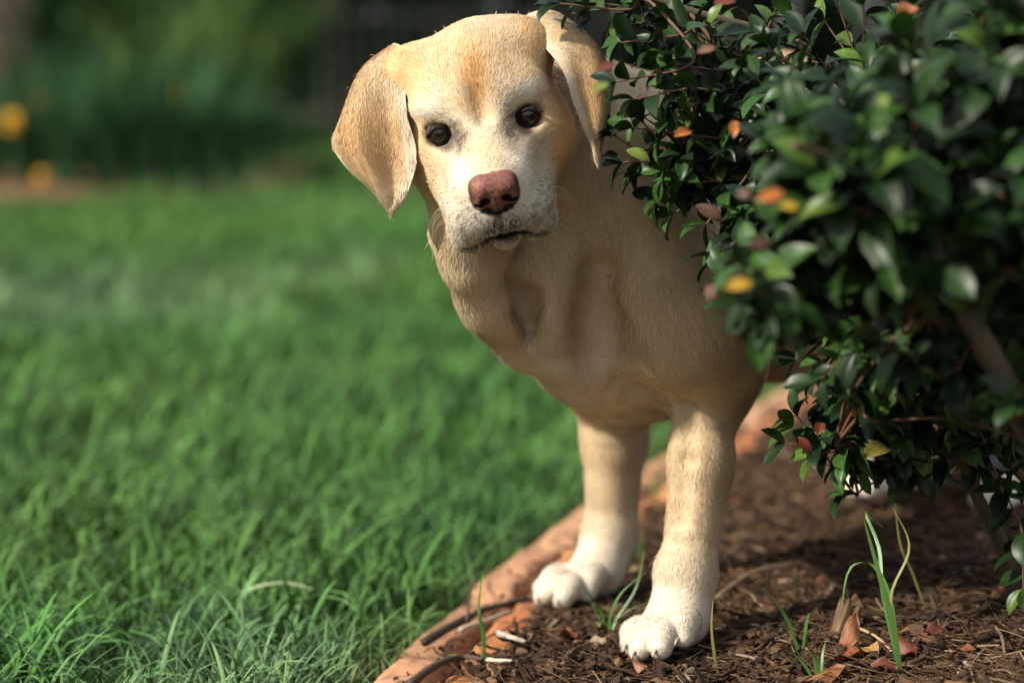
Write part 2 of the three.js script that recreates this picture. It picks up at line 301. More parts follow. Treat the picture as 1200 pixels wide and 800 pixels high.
function coat(p) {   // [colour, flow, share of head]
  let W = 0, wh = 0; const c = [0, 0, 0], f = V();
  const near = PR.map((q) => dPrim(q, p.x, p.y, p.z)); let m = 1e9; for (const d of near) m = Math.min(m, d);
  const q = toHead(p); let hc;
  for (let i = 0; i < PR.length; i++) {
    const w = Math.exp(-(near[i] - m) / 0.014); if (w < 0.01) continue;
    const t = PR[i].t, isH = HEADTAGS[t]; W += w;
    const k = isH ? (hc ??= headCoat(q)) : TAGC[t]; c[0] += k[0] * w; c[1] += k[1] * w; c[2] += k[2] * w;
    if (isH) { wh += w; hv.set(q.x, q.y + 3.4, q.z - 11).normalize(); f.addScaledVector(HB[0], hv.x * w).addScaledVector(HB[1], hv.y * w).addScaledVector(HB[2], hv.z * w); } else f.addScaledVector(FLOW[t], w);
  }
  const n = 0.80 + 0.26 * fbm(p.x * 22, p.y * 22, p.z * 22) + 0.18 * noise(p.x * 70, p.y * 24, p.z * 70);
  const dirt = p.y < 0.08 ? 0.75 * (1 - smoothstep(p.y, 0.022, 0.05)) * smoothstep(fbm(p.x * 90, p.y * 60, p.z * 90), 0.3, 0.6) : 0;
  return [mixc([c[0] / W * n, c[1] / W * n, c[2] / W * n], [0.22, 0.15, 0.095], dirt), f, wh / W, q];
}
function skinAttrs({ pos, idx }) {
  const n = pos.length / 3, P = new Float32Array(pos), N = new Float32Array(pos.length), C = new Float32Array(pos.length), Fl = new Float32Array(pos.length), H = new Float32Array(n), e = 0.0012, p = V(), g = V();
  for (let i = 0; i < n; i++) {
    p.fromArray(P, i * 3); const [list] = nearPrims(p.x, p.y, p.z, 0.004);
    g.set(field(p.x + e, p.y, p.z, list) - field(p.x - e, p.y, p.z, list), field(p.x, p.y + e, p.z, list) - field(p.x, p.y - e, p.z, list), field(p.x, p.y, p.z + e, list) - field(p.x, p.y, p.z - e, list)).normalize();
    const d = field(p.x, p.y, p.z, list); p.addScaledVector(g, -clamp(d, -0.002, 0.002)); p.toArray(P, i * 3); g.toArray(N, i * 3);
    const [c, f, h] = coat(p); C.set(c, i * 3); f.toArray(Fl, i * 3); H[i] = h;
  }
  return { P, N, C, Fl, H, idx: new Uint32Array(idx) };
}
const SK = skinAttrs(skin);
const DOGBASE = V(0.28, 0.03, -2.62);
const dog = base('dog', DOGBASE);
tag(dog, 'elderly yellow labrador with white muzzle standing beside the shrub on the bed edge', 'dog');
const local = (g) => g.translate(-DOGBASE.x, -DOGBASE.y, -DOGBASE.z);

// ears: folded flaps spun from a grid of points (rows from root to tip, columns from leading to trailing edge)
function ear(rows, flip, thick = 0.0075) {
  const nu = 34, nv_ = 16, R = rows.length, pos = [], nor = [], idx = [], col = [], fl = [], cols = rows.map((r) => new THREE.CatmullRomCurve3(r));
  const grid = [];
  for (let i = 0; i <= nv_; i++) { const c = new THREE.CatmullRomCurve3(cols.map((k) => k.getPoint(i / nv_))); grid.push(c.getPoints(nu)); }
  const put = (side) => {
    const o = pos.length / 3;
    for (let u = 0; u <= nu; u++) for (let v = 0; v <= nv_; v++) {
      const p = grid[v][u], du = grid[v][Math.min(u + 1, nu)].clone().sub(grid[v][Math.max(u - 1, 0)]), dv = grid[Math.min(v + 1, nv_)][u].clone().sub(grid[Math.max(v - 1, 0)][u]);
      const n = du.clone().cross(dv).normalize().multiplyScalar(flip * side), edge = Math.min(1, Math.min(v, nv_ - v) / 2.5, (nu - u) / 3 + 0.1);
      const q = p.clone().addScaledVector(n, thick * 0.5 * Math.sqrt(Math.max(edge, 0.02)));
      pos.push(q.x, q.y, q.z); nor.push(n.x, n.y, n.z);
      const a = u / nu, b = v / nv_, nn = fbm(q.x * 95, q.y * 55, q.z * 60), lead = 1 - smoothstep(b, 0.07, 0.2);
      let c = mixc(GOLD, CREAM, clamp(0.5 + 0.45 * smoothstep(a, 0.6, 1) + (nn - 0.5) * 2.0, 0, 1));
      c = mixc(c, DEEP, clamp(0.75 * gauss((a - 0.48) / 0.24, 1) * gauss((b - 0.55) / 0.35, 1) * nn * 1.7, 0, 1));
      c = mixc(c, [0.72, 0.595, 0.46], lead * 0.75); c = mixc(c, CREAM, smoothstep(b, 0.76, 0.95) * smoothstep(a, 0.42, 0.65) * 0.85);
      if (side < 0) c = mixc(c, [0.55, 0.36, 0.26], 0.6);
      col.push(...c); du.normalize(); const f = du.addScaledVector(dv.normalize(), 0.5 * (0.45 - b)); fl.push(f.x, f.y, f.z);
    }
    for (let u = 0; u < nu; u++) for (let v = 0; v < nv_; v++) { const a = o + u * (nv_ + 1) + v, b = a + nv_ + 1; if (flip * side > 0) idx.push(a, b, a + 1, b, b + 1, a + 1); else idx.push(a, a + 1, b, b, a + 1, b + 1); }
  };
  put(1); put(-1);
  return { P: new Float32Array(pos), N: new Float32Array(nor), C: new Float32Array(col), Fl: new Float32Array(fl), H: new Float32Array(pos.length / 3).fill(0.6), idx: new Uint32Array(idx), ear: true };
}
const A3 = (rows) => rows.map((r) => r.map((p) => at(...p)));
const EARL = ear(A3([
  [[480, 76, 2.185], [472, 58, 2.175], [464, 54, 2.195], [470, 56, 2.225]],
  [[475, 98, 2.150], [456, 88, 2.154], [434, 80, 2.167], [426, 88, 2.212]],
  [[478, 138, 2.128], [458, 132, 2.148], [418, 122, 2.148], [404, 130, 2.200]],
  [[488, 176, 2.129], [462, 178, 2.144], [416, 166, 2.134], [390, 166, 2.194]],
  [[483, 212, 2.132], [462, 212, 2.142], [430, 200, 2.132], [402, 191, 2.174]],
  [[472, 236, 2.136], [462, 236, 2.138], [448, 228, 2.136], [437, 222, 2.154]],
  [[463, 249, 2.144], [461, 249, 2.144], [459, 248, 2.146], [457, 246, 2.149]]]), -1);
const EARR = ear(A3([
  [[600, 34, 2.185], [624, 18, 2.175], [652, 18, 2.20], [678, 40, 2.22]],
  [[634, 52, 2.145], [656, 40, 2.145], [690, 50, 2.155], [708, 76, 2.20]],
  [[660, 84, 2.118], [676, 78, 2.130], [702, 84, 2.135], [716, 104, 2.18]],
  [[671, 118, 2.110], [684, 116, 2.120], [704, 114, 2.125], [715, 126, 2.16]],
  [[682, 148, 2.110], [691, 149, 2.116], [703, 144, 2.12], [709, 150, 2.15]],
  [[694, 174, 2.118], [697, 174, 2.118], [700, 172, 2.126], [702, 170, 2.135]],
  [[697, 188, 2.120], [698, 188, 2.120], [699, 187, 2.122], [700, 185, 2.125]]]), 1);
const skinMat = std('short coat skin', [1, 1, 1], 0.85, { vertexColors: true, specularIntensity: 0.3 });
{
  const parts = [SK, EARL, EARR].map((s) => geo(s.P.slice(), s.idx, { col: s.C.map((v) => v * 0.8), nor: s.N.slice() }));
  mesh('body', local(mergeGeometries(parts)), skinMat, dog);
}
// the fur
function fur(list, seed) {
  const R = rng(seed), pos = [], nor = [], col = [], idx = [];
  const a = V(), b = V(), c = V(), p = V(), n = V(), f = V(), w = V(), q = V(), g = V(), see = V();
  for (const S of list) {
    const { P, N, C, Fl, H, idx: I } = S;
    for (let t = 0; t < I.length; t += 3) {
      const [i, j, k] = [I[t] * 3, I[t + 1] * 3, I[t + 2] * 3];
      a.fromArray(P, i); b.fromArray(P, j); c.fromArray(P, k);
      const area = b.clone().sub(a).cross(c.clone().sub(a)).length() / 2; if (!area) continue;
      n.fromArray(N, i); see.copy(EYE).sub(a).normalize();
      const facing = n.dot(see), hd = H[t ? I[t] : I[t]], hidden = a.x > 0.33 && a.z < -2.3 || a.z < -2.75;
      let dens = lerp(0.72e6, 1.5e6, hd) * (facing > -0.25 ? 1 : 0.12) * (hidden ? 0.22 : 1);
      let want = area * dens, m = Math.floor(want) + (R() < want % 1 ? 1 : 0);
      while (m-- > 0) {
        let u = R(), v = R(); if (u + v > 1) { u = 1 - u; v = 1 - v; } const s = 1 - u - v;
        p.set(0, 0, 0).addScaledVector(a, s).addScaledVector(b, u).addScaledVector(c, v);
        n.set(N[i] * s + N[j] * u + N[k] * v, N[i + 1] * s + N[j + 1] * u + N[k + 1] * v, N[i + 2] * s + N[j + 2] * u + N[k + 2] * v).normalize();
        f.set(Fl[i] * s + Fl[j] * u + Fl[k] * v, Fl[i + 1] * s + Fl[j + 1] * u + Fl[k + 1] * v, Fl[i + 2] * s + Fl[j + 2] * u + Fl[k + 2] * v);
        let L = lerp(0.0125, 0.0078, hd), lift = lerp(0.17, 0.2, hd);
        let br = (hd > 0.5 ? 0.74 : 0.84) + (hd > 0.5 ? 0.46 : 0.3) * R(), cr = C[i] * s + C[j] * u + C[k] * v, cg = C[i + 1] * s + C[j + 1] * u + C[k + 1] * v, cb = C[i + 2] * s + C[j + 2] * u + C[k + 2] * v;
        if (!S.ear && hd > 0.3) {
          const h = toHead(p), ax = Math.abs(h.x);
          if (Math.hypot((ax - 4.25) / 1.06, (h.y + 0.15) / 0.86) < 1 && h.z > -2) continue;
          if (h.z > 7.0 && Math.hypot(h.x / 2.5, (h.y + 4.0) / 2.1) < 1) continue;
          if (h.z > 4 && Math.hypot((h.x - 0.15) / 2.1, (h.y + 8.9) / 0.95) < 1) continue;
          const mz = smoothstep(h.z, 0, 5); L *= lerp(1, 0.62, mz); lift *= lerp(1, 1.25, mz);
          const e = Math.hypot((ax - 4.25) / 1.5, (h.y + 0.15) / 1.3); if (e < 1.5) L *= 0.6;
          if (h.z > 3 && h.y < -5.5 && ax < 2.6 && R() < 0.35) { cr = 0.75; cg = 0.7; cb = 0.62; }
          if (h.z > 2 && h.y < -4 && R() < 0.09) { cr *= 0.25; cg *= 0.22; cb *= 0.2; }
        } else if (S.ear) { L = 0.008; lift = 0.15; }
        else if (p.y < 0.10) { L = 0.0052; lift = 0.2; }
        else if (p.y < 0.34 && hd < 0.1) { L *= 0.6; lift *= 0.95; }
        // tufts: neighbours lean together
        const k1 = S.ear ? 90 : hd > 0.5 ? 120 : 70, amp = S.ear ? 0.4 : hd > 0.5 ? 0.6 : p.y < 0.3 ? 0.5 : 0.5;
        g.set(noise(p.x * k1, p.y * k1, p.z * k1) - 0.5, noise(p.x * k1 + 31, p.y * k1, p.z * k1) - 0.5, noise(p.x * k1, p.y * k1 + 57, p.z * k1) - 0.5).multiplyScalar(amp * 1.5);
        f.normalize().add(g).add(q.set(R() - 0.5, R() - 0.5, R() - 0.5).multiplyScalar(0.42)); f.addScaledVector(n, -f.dot(n)).normalize();
        L *= 0.65 + 0.7 * R(); lift *= 0.6 + 0.8 * R(); const fly = R() < 0.003; if (fly) { lift += 0.4; L *= 1.2; }
        w.crossVectors(n, f).multiplyScalar(1).addScaledVector(n, (R() - 0.5) * 0.8).normalize();
        const wd = (0.00030 + 0.00022 * R()) * (hd > 0.5 ? 0.72 : 0.88), o = pos.length / 3;
        p.addScaledVector(n, -0.0006);
        for (let r = 0; r < 3; r++) {
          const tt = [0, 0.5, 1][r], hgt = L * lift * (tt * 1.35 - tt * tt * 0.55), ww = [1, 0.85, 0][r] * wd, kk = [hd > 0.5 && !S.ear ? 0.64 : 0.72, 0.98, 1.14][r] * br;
          for (const sd of r === 2 ? [0] : [-1, 1]) {
            pos.push(p.x + f.x * L * tt + n.x * hgt + w.x * ww * sd - DOGBASE.x, p.y + f.y * L * tt + n.y * hgt + w.y * ww * sd - DOGBASE.y, p.z + f.z * L * tt + n.z * hgt + w.z * ww * sd - DOGBASE.z);
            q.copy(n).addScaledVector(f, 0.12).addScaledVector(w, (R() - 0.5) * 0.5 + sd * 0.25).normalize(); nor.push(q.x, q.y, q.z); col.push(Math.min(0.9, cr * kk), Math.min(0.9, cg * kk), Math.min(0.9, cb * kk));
          }
        }
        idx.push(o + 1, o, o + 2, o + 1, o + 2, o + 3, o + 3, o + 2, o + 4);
      }
    }
  }
  return geo(pos, idx, { col, nor });
}
const furMat = std('short dense coat hair', [1, 1, 1], 0.55, { vertexColors: true, specularIntensity: 0.35 });
const furMesh = tag(mesh('fur', fur([SK, EARL, EARR], 77), furMat, dog), null, null, null, 'stuff');
console.log('skin verts', SK.P.length / 3, 'fur strands', furMesh.geometry.index.count / 9);

// eyes: dark glossy balls in black rims
const eyeMat = std('wet dark brown eye', [1, 1, 1], 0.25, { vertexColors: true, specularIntensity: 0.3, clearcoat: 1, clearcoatRoughness: 0.08 });
const lidMat = std('black eyelid skin', [0.016, 0.011, 0.009], 0.6, { specularIntensity: 0.35 });
for (const s of [-1, 1]) {
  const c = head(s * 4.25, -0.15, -0.22), g = new THREE.SphereGeometry(0.0112, 48, 32), look = EYE.clone().sub(c).normalize(), P = g.attributes.position, col = [];
  for (let i = 0; i < P.count; i++) { const v = V().fromBufferAttribute(P, i).normalize(), k = Math.acos(clamp(v.dot(look), -1, 1)) / D2R; const n = noise(v.x * 40, v.y * 40, v.z * 40); const cc = k < 24 ? [0.003, 0.002, 0.002] : k < 62 ? [0.020 + 0.016 * n, 0.009 + 0.006 * n, 0.004] : [0.14, 0.10, 0.08]; col.push(...cc); }
  g.setAttribute('color', new THREE.BufferAttribute(new Float32Array(col), 3)); g.translate(c.x, c.y, c.z);
  const e = mesh('eye', local(g), eyeMat, dog);
  // rim: an almond ring lying on the ball
  const ring = (up) => { const pts = [head(s * 4.25 - s * 1.55, -0.15 - 0.42, 0.62), head(s * 4.25 - s * 1.34, -0.15 - (up ? 0.22 : 0.50), 0.58)]; for (let i = 2; i <= 22; i++) { const t = i / 22, x = lerp(-1.12, 1.06, t), y = up ? 0.80 * Math.sin(Math.PI * t) ** 0.8 : -0.84 * Math.sin(Math.PI * t) ** 0.85, xx = x * s, z = Math.sqrt(Math.max(1.17 ** 2 - x * x - y * y, 0.02)); pts.push(head(s * 4.25 + xx, -0.15 + y + (t < 0.15 ? -0.25 * (1 - t / 0.15) : 0), -0.22 + z)); } return pts; };
  for (const up of [true, false]) mesh('eyelid', local(tube(ring(up), 0.0013, up ? 0.0019 : 0.0012, 7, 0.1, up ? 4 : 5)), lidMat, e);
}
// nose: pinkish brown leather with two comma nostrils
{
  const NP = [], keepPR = PR.slice(), keepCUT = CUT.slice();
  PR.length = 0; CUT.length = 0;
  for (const s of [-1, 1]) { hell(s * 1.02, -3.35, 8.15, [1.28, 1.15, 1.35], 0.9); hell(s * 1.42, -4.35, 8.05, [0.85, 1.0, 1.15], 0.5); }
  hell(0, -4.3, 8.0, [1.0, 1.65, 1.35], 0.6); hell(0, -3.0, 7.6, [1.8, 0.9, 1.3], 0.8);
  for (const s of [-1, 1]) { CUT.push({ c: head(s * 0.98, -4.35, 9.35), r: [0.0042, 0.0034, 0.0075], M: HB, k: 0.0022 }); CUT.push({ c: head(s * 1.5, -4.72, 9.0), r: [0.0062, 0.0020, 0.0065], M: HB, k: 0.002 }); }
  CUT.push({ c: head(0, -4.6, 9.7), r: [0.0007, 0.014, 0.0025], M: HB, k: 0.0018 });
  const c = head(0, -4, 8), m = surfaceNets([c.x - 0.036, c.y - 0.036, c.z - 0.036], [c.x + 0.036, c.y + 0.036, c.z + 0.036], 0.0008, 8, nearPrims), e = 0.0004, nor = [], col = [];
  for (let i = 0; i < m.pos.length; i += 3) {
    const [x, y, z] = m.pos.slice(i, i + 3), g = V(field(x + e, y, z) - field(x - e, y, z), field(x, y + e, z) - field(x, y - e, z), field(x, y, z + e) - field(x, y, z - e)).normalize(), b = (f, s) => (noise(x * f + s, y * f, z * f) - 0.5);
    g.add(V(b(900, 0), b(900, 50), b(900, 90)).multiplyScalar(0.5)).add(V(b(420, 7), b(420, 57), b(420, 97)).multiplyScalar(0.35)).normalize(); nor.push(g.x, g.y, g.z);
    const h = toHead(V(x, y, z)), hole = Math.min(...[-1, 1].map((s) => Math.min(Math.hypot((h.x - s * 0.98) / 0.5, (h.y + 4.35) / 0.42), Math.hypot((h.x - s * 1.5) / 0.66, (h.y + 4.72) / 0.24)))), rim = Math.max(smoothstep(Math.abs(h.x), 1.7, 2.2) * 0.7, smoothstep(-h.y, 4.9, 5.8) * 0.8, gauss(h.x, 0.09) * smoothstep(-h.y, 3.7, 4.2) * 0.7);
    let k = mixc([0.23, 0.092, 0.066], [0.08, 0.032, 0.026], clamp(fbm(x * 260, y * 260, z * 260) * 1.1 - 0.3, 0, 1)); k = mixc(k, [0.03, 0.016, 0.014], rim); k = mixc(k, [0.008, 0.005, 0.005], (1 - smoothstep(hole, 0.75, 1.15)) * smoothstep(h.z, 7.5, 8.6)); col.push(...k);
  }
  PR.push(...keepPR); CUT.push(...keepCUT);
  mesh('nose', local(geo(m.pos, m.idx, { nor, col })), std('moist pinkish brown nose leather', [1, 1, 1], 0.52, { vertexColors: true, specularIntensity: 0.5 }), dog);
}
// whiskers
{
  const R = rng(9), wm = std('stiff pale whisker', [0.5, 0.4, 0.27], 0.5);
  for (const s of [-1, 1]) for (let i = 0; i < 6; i++) {
    const y = -5.4 - R() * 2.2, z = 2.6 + R() * 2.6, p0 = head(s * 4.1, y, z), p1 = head(s * (5.4 + R() * 0.6), y - 0.1 - R() * 0.4, z + 0.3), p2 = head(s * (6.1 + R() * 1.2), y - 1.2 - R() * 1.4, z - 0.5 + R());
    mesh('whisker', local(tube(curve([p0, p1, p2], 7), 0.0002, 0.00008, 4)), wm, dog);
  }
}
// claws
{
  const cm = std('horn coloured claw', [0.42, 0.34, 0.27], 0.4);
  for (const [x, y, d] of [...NT, ...FT]) { const p = at(x, y, d).addScaledVector(FWD, 0.010), q = p.clone().addScaledVector(FWD, 0.008).add(V(0, -0.004, 0)); mesh('claw', local(tube(curve([p, p.clone().lerp(q, 0.6).add(V(0, 0.0008, 0)), q.add(V(0, -0.002, 0))], 6), 0.0026, 0.0008, 7)), cm, dog); }
}
// ---------------------------------------------------------------- ground: lawn, bed soil, far bed
const rs = rng(4242);
const inView = (x, z, m = 1.25) => { const d = -z; return d > 1.2 && Math.abs(x) < d * 0.2233 * m + 0.25; };
const soilMat = std('dark garden soil', [1, 1, 1], 0.95, { vertexColors: true, specularIntensity: 0.2 });
{
  // one sheet to the horizon, finer near the camera
  const xs = [], zs = []; for (let i = -60; i <= 60; i++) xs.push(Math.sign(i) * (Math.abs(i) / 60) ** 2.6 * 150); for (let i = 0; i <= 130; i++) zs.push(20 - 6 * i / 10 - (i / 130) ** 4 * 180);
  const pos = [], idx = [], col = [], nx = xs.length;
  for (const z of zs) for (const x of xs) { const n = fbm(x * 0.9, 2, z * 0.9), y = -0.012 + 0.008 * (noise(x * 1.3, 0, z * 1.3) - 0.5); pos.push(x, y, z); col.push(0.035 + 0.02 * n, 0.062 + 0.03 * n, 0.018 + 0.008 * n); }
  for (let j = 0; j < zs.length - 1; j++) for (let i = 0; i < nx - 1; i++) { const a = j * nx + i; idx.push(a, a + 1, a + nx, a + 1, a + nx + 1, a + nx); }
  tag(mesh('lawn_ground', geo(pos, idx, { col }), soilMat), 'earth under the lawn and trees', null, null, 'structure');
}
{
  // the mounded bed: rows follow the edge
  const pos = [], idx = [], col = [], rows = EDGEPTS.length, cols = 54;
  for (let i = 0; i < rows; i++) for (let j = 0; j <= cols; j++) {
    const p = EDGEPTS[i], t = EDGEPTS[Math.min(i + 1, rows - 1)].clone().sub(EDGEPTS[Math.max(i - 1, 0)]).normalize(), s = 0.02 + (j / cols) ** 1.6 * 2.2, x = p.x - t.z * s, z = p.z + t.x * s;
    pos.push(x, j === 0 ? -0.02 : bedHeight(x, z) - 0.012, z); const n = fbm(x * 25, 3, z * 25); col.push(0.040 + 0.045 * n, 0.024 + 0.028 * n, 0.014 + 0.016 * n);
  }
  for (let i = 0; i < rows - 1; i++) for (let j = 0; j < cols; j++) { const a = i * (cols + 1) + j, b = a + cols + 1; idx.push(a, a + 1, b, a + 1, b + 1, b); }
  tag(mesh('garden_bed', geo(pos, idx, { col }), soilMat), 'mounded soil of the planting bed', null, null, 'structure');
}

// ---------------------------------------------------------------- lawn grass
function bladePatch(n, R, { h0, h1, w, spread, droop }) {
  const pos = [], idx = [], nor = [], col = [];
  for (let i = 0; i < n; i++) {
    const a = R() * 6.283, r = Math.sqrt(R()) * spread, x0 = Math.cos(a) * r, z0 = Math.sin(a) * r, dir = R() * 6.283, L = lerp(h0, h1, R()), bend = droop * (0.25 + R() * 1.0), lean = 0.15 + R() * 0.35, tw = dir + 1.57 + (R() - 0.5) * 1.4, ww = w * (0.6 + 0.7 * R()), o = pos.length / 3, tone = 0.55 + 0.8 * R(), dry = R() < 0.05;
    let x = x0, y = 0, z = z0, ang = lean;
    const cx = Math.cos(dir), cz = Math.sin(dir), S = 5;
    for (let s = 0; s <= S; s++) {
      const t = s / S, k = s === S ? 0 : ww * (t < 0.3 ? 0.7 + t : 1 - (t - 0.3) * 0.75);
      for (const sd of s === S ? [0] : [-1, 1]) {
        pos.push(x + Math.cos(tw) * k * sd, y, z + Math.sin(tw) * k * sd);
        nor.push(-cx * Math.sin(ang) * 0.8 + Math.cos(tw) * sd * 0.3, 0.75, -cz * Math.sin(ang) * 0.8 + Math.sin(tw) * sd * 0.3);
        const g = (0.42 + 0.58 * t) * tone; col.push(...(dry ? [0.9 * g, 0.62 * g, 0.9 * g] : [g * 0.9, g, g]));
      }
      const st = L / S; x += cx * Math.sin(ang) * st; z += cz * Math.sin(ang) * st; y += Math.cos(ang) * st; ang += bend / S;
    }
    for (let s = 0; s < S; s++) { const p = o + s * 2; if (s < S - 1) idx.push(p, p + 1, p + 2, p + 1, p + 3, p + 2); else idx.push(p, p + 1, p + 2); }
  }
  const g = geo(pos, idx, { col, nor }); return g;
}
const grassMat = std('lawn grass blade', [1, 1, 1], 0.34, { vertexColors: true, transmission: 0.35, specularIntensity: 0.8 });
{
  const R = rng(11);
  const variants = [0, 1, 2, 3, 4].map((i) => i < 3 ? bladePatch(20, R, { h0: 0.03, h1: 0.08, w: 0.0019, spread: 0.05, droop: 1.7 }) : bladePatch(9, R, { h0: 0.07, h1: 0.12, w: 0.0023, spread: 0.06, droop: 2.3 }));
  const M = variants.map(() => []), C = variants.map(() => []);
  const add = (x, z, sc) => {
    const [s] = bedSide(x, z); if (s > -0.01) return;
    if (z < -9.0 && x < -0.9 && z > -11.6 && x < -0.9) { if (z < farEdge(x)) return; }
    const k = Math.floor(R() * 5), n = fbm(x * 1.7, 4, z * 1.7), n2 = noise(x * 6, 8, z * 6), edge = smoothstep(-s, 0, 0.10);
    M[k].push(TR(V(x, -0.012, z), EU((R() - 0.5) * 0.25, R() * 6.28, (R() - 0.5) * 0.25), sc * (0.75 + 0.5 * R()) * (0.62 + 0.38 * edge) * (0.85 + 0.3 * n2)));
    const b = 0.8 + 0.5 * n, y = noise(x * 3, 1, z * 3); const pale = 0.5 * smoothstep(fbm(x * 2.3 + z * 0.6, 14, z * 1.1), 0.56, 0.68); C[k].push(RGB((0.115 + 0.07 * y) * b + (1 - edge) * 0.05 + pale * 0.22, (0.305 + 0.03 * y) * b + pale * 0.16, (0.062 - 0.012 * y) * b + pale * 0.2));  // pale bands: sun glints on the blades, put into their colour
  };
  for (const [z0, z1, dens, sc] of [[-1.5, -3.2, 640, 1], [-3.2, -5.5, 330, 1.1], [-5.5, -9, 150, 1.35], [-9, -15, 70, 1.7]]) {
    const w = -z1 * 0.29 + 0.3, n = Math.round((z0 - z1) * 2 * w * dens);
    for (let i = 0; i < n; i++) { const z = lerp(z0, z1, R()), x = (R() * 2 - 1) * w; if (inView(x, z, 1.3)) add(x, z, sc); }
  }
  const lawn = new THREE.Group(); lawn.name = 'grass'; scene.add(lawn); tag(lawn, 'mown green lawn grass beside the bed', null, null, 'stuff');
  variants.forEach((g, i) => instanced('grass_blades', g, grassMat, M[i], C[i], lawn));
}
function farEdge(x) { return -9.35 - (x + 2.0) * 0.55; }

// ---------------------------------------------------------------- brick edging
{
  const root = base('brick_edging', EDGE[1].clone()); tag(root, 'row of worn terracotta edging bricks between lawn and mulch', 'edging');
  const bm = [0, 1, 2].map((i) => std('weathered terracotta brick', [1, 1, 1], 0.9, { vertexColors: true, specularIntensity: 0.25 }));
  const R = rng(31), len = edgeCurve.getLength();
  let s = 0.6, n = 0;
  for (let row = 0; row < 2; row++) for (s = 0.4 + row * 0.13; s < 6.2;) {
    const L = row ? 0.19 + R() * 0.04 : 0.21 + R() * 0.06, p = edgeCurve.getPointAt(clamp((s + L / 2) / len, 0, 1)), t = edgeCurve.getTangentAt(clamp((s + L / 2) / len, 0, 1)), right = V(-t.z, 0, t.x).normalize();
    const w = row ? 0.058 : 0.064, h = 0.07, nl = 14, nw = 7, top = row ? 0.014 + R() * 0.006 : 0.010 + R() * 0.007, c = p.clone().addScaledVector(right, row ? 0.099 : 0.034), seed = n * 13.7, shade = 0.72 + 0.5 * R(), tone = row ? [0.44 + 0.08 * R(), 0.19, 0.08] : [0.45 + 0.05 * R(), 0.255, 0.145];
    const pos = [], idx = [], col = [], tilt = (R() - 0.5) * 0.05, roll = (R() - 0.5) * 0.08, yaw = (R() - 0.5) * 0.05;
    const q = new THREE.Quaternion().setFromRotationMatrix(new THREE.Matrix4().makeBasis(t, V(0, 1, 0), right)).multiply(EU(roll, yaw, tilt));
    const ring = (k, inset) => { const out = []; for (let i = 0; i <= nl; i++) out.push([-1 + 2 * i / nl, -1]); for (let j = 1; j <= nw; j++) out.push([1, -1 + 2 * j / nw]); for (let i = nl - 1; i >= 0; i--) out.push([-1 + 2 * i / nl, 1]); for (let j = nw - 1; j > 0; j--) out.push([-1, -1 + 2 * j / nw]); return out; };
    for (let j = 0; j <= nw; j++) for (let i = 0; i <= nl; i++) {
      const u = -1 + 2 * i / nl, v = -1 + 2 * j / nw, ex = Math.max(Math.abs(u) ** 10, Math.abs(v) ** 6), chip = noise(u * 5 + seed, v * 4, seed);
      const x = u * (L / 2) * (0.985 - 0.02 * chip * ex), z = v * (w / 2) * (0.97 - 0.06 * chip * ex), y = top - 0.015 * ex * (0.5 + chip) + 0.002 * (fbm(u * 4 + seed, v * 3, 1) - 0.5) + 0.002 * (noise(u * 14 + seed, v * 7, 2) - 0.5);
      const P = V(x, y, z).applyQuaternion(q).add(c).sub(root.position); pos.push(P.x, P.y, P.z);
      const m = fbm(u * 3 + seed, v * 2.5, 7), st = smoothstep(noise(u * 7 + seed, v * 9, 3), 0.6, 0.85) * 0.55 + 0.5 * ex * chip, k = (0.75 + 0.5 * m) * shade; col.push(lerp(tone[0] * k, 0.10, st), lerp(tone[1] * k, 0.065, st), lerp(tone[2] * k, 0.045, st));
    }
    for (let j = 0; j < nw; j++) for (let i = 0; i < nl; i++) { const a = j * (nl + 1) + i; idx.push(a, a + nl + 1, a + 1, a + 1, a + nl + 1, a + nl + 2); }
    const rim = ring(), o = pos.length / 3;
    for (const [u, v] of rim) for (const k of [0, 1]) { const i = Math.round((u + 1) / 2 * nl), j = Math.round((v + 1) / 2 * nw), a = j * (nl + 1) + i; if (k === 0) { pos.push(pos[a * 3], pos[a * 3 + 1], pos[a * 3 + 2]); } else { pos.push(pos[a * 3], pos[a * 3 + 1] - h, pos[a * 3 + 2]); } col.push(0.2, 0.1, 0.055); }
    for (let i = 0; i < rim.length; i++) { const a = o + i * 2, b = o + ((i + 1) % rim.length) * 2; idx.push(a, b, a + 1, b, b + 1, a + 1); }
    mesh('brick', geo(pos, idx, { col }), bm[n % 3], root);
    n++; s += L + 0.015 + R() * 0.008;
  }
}

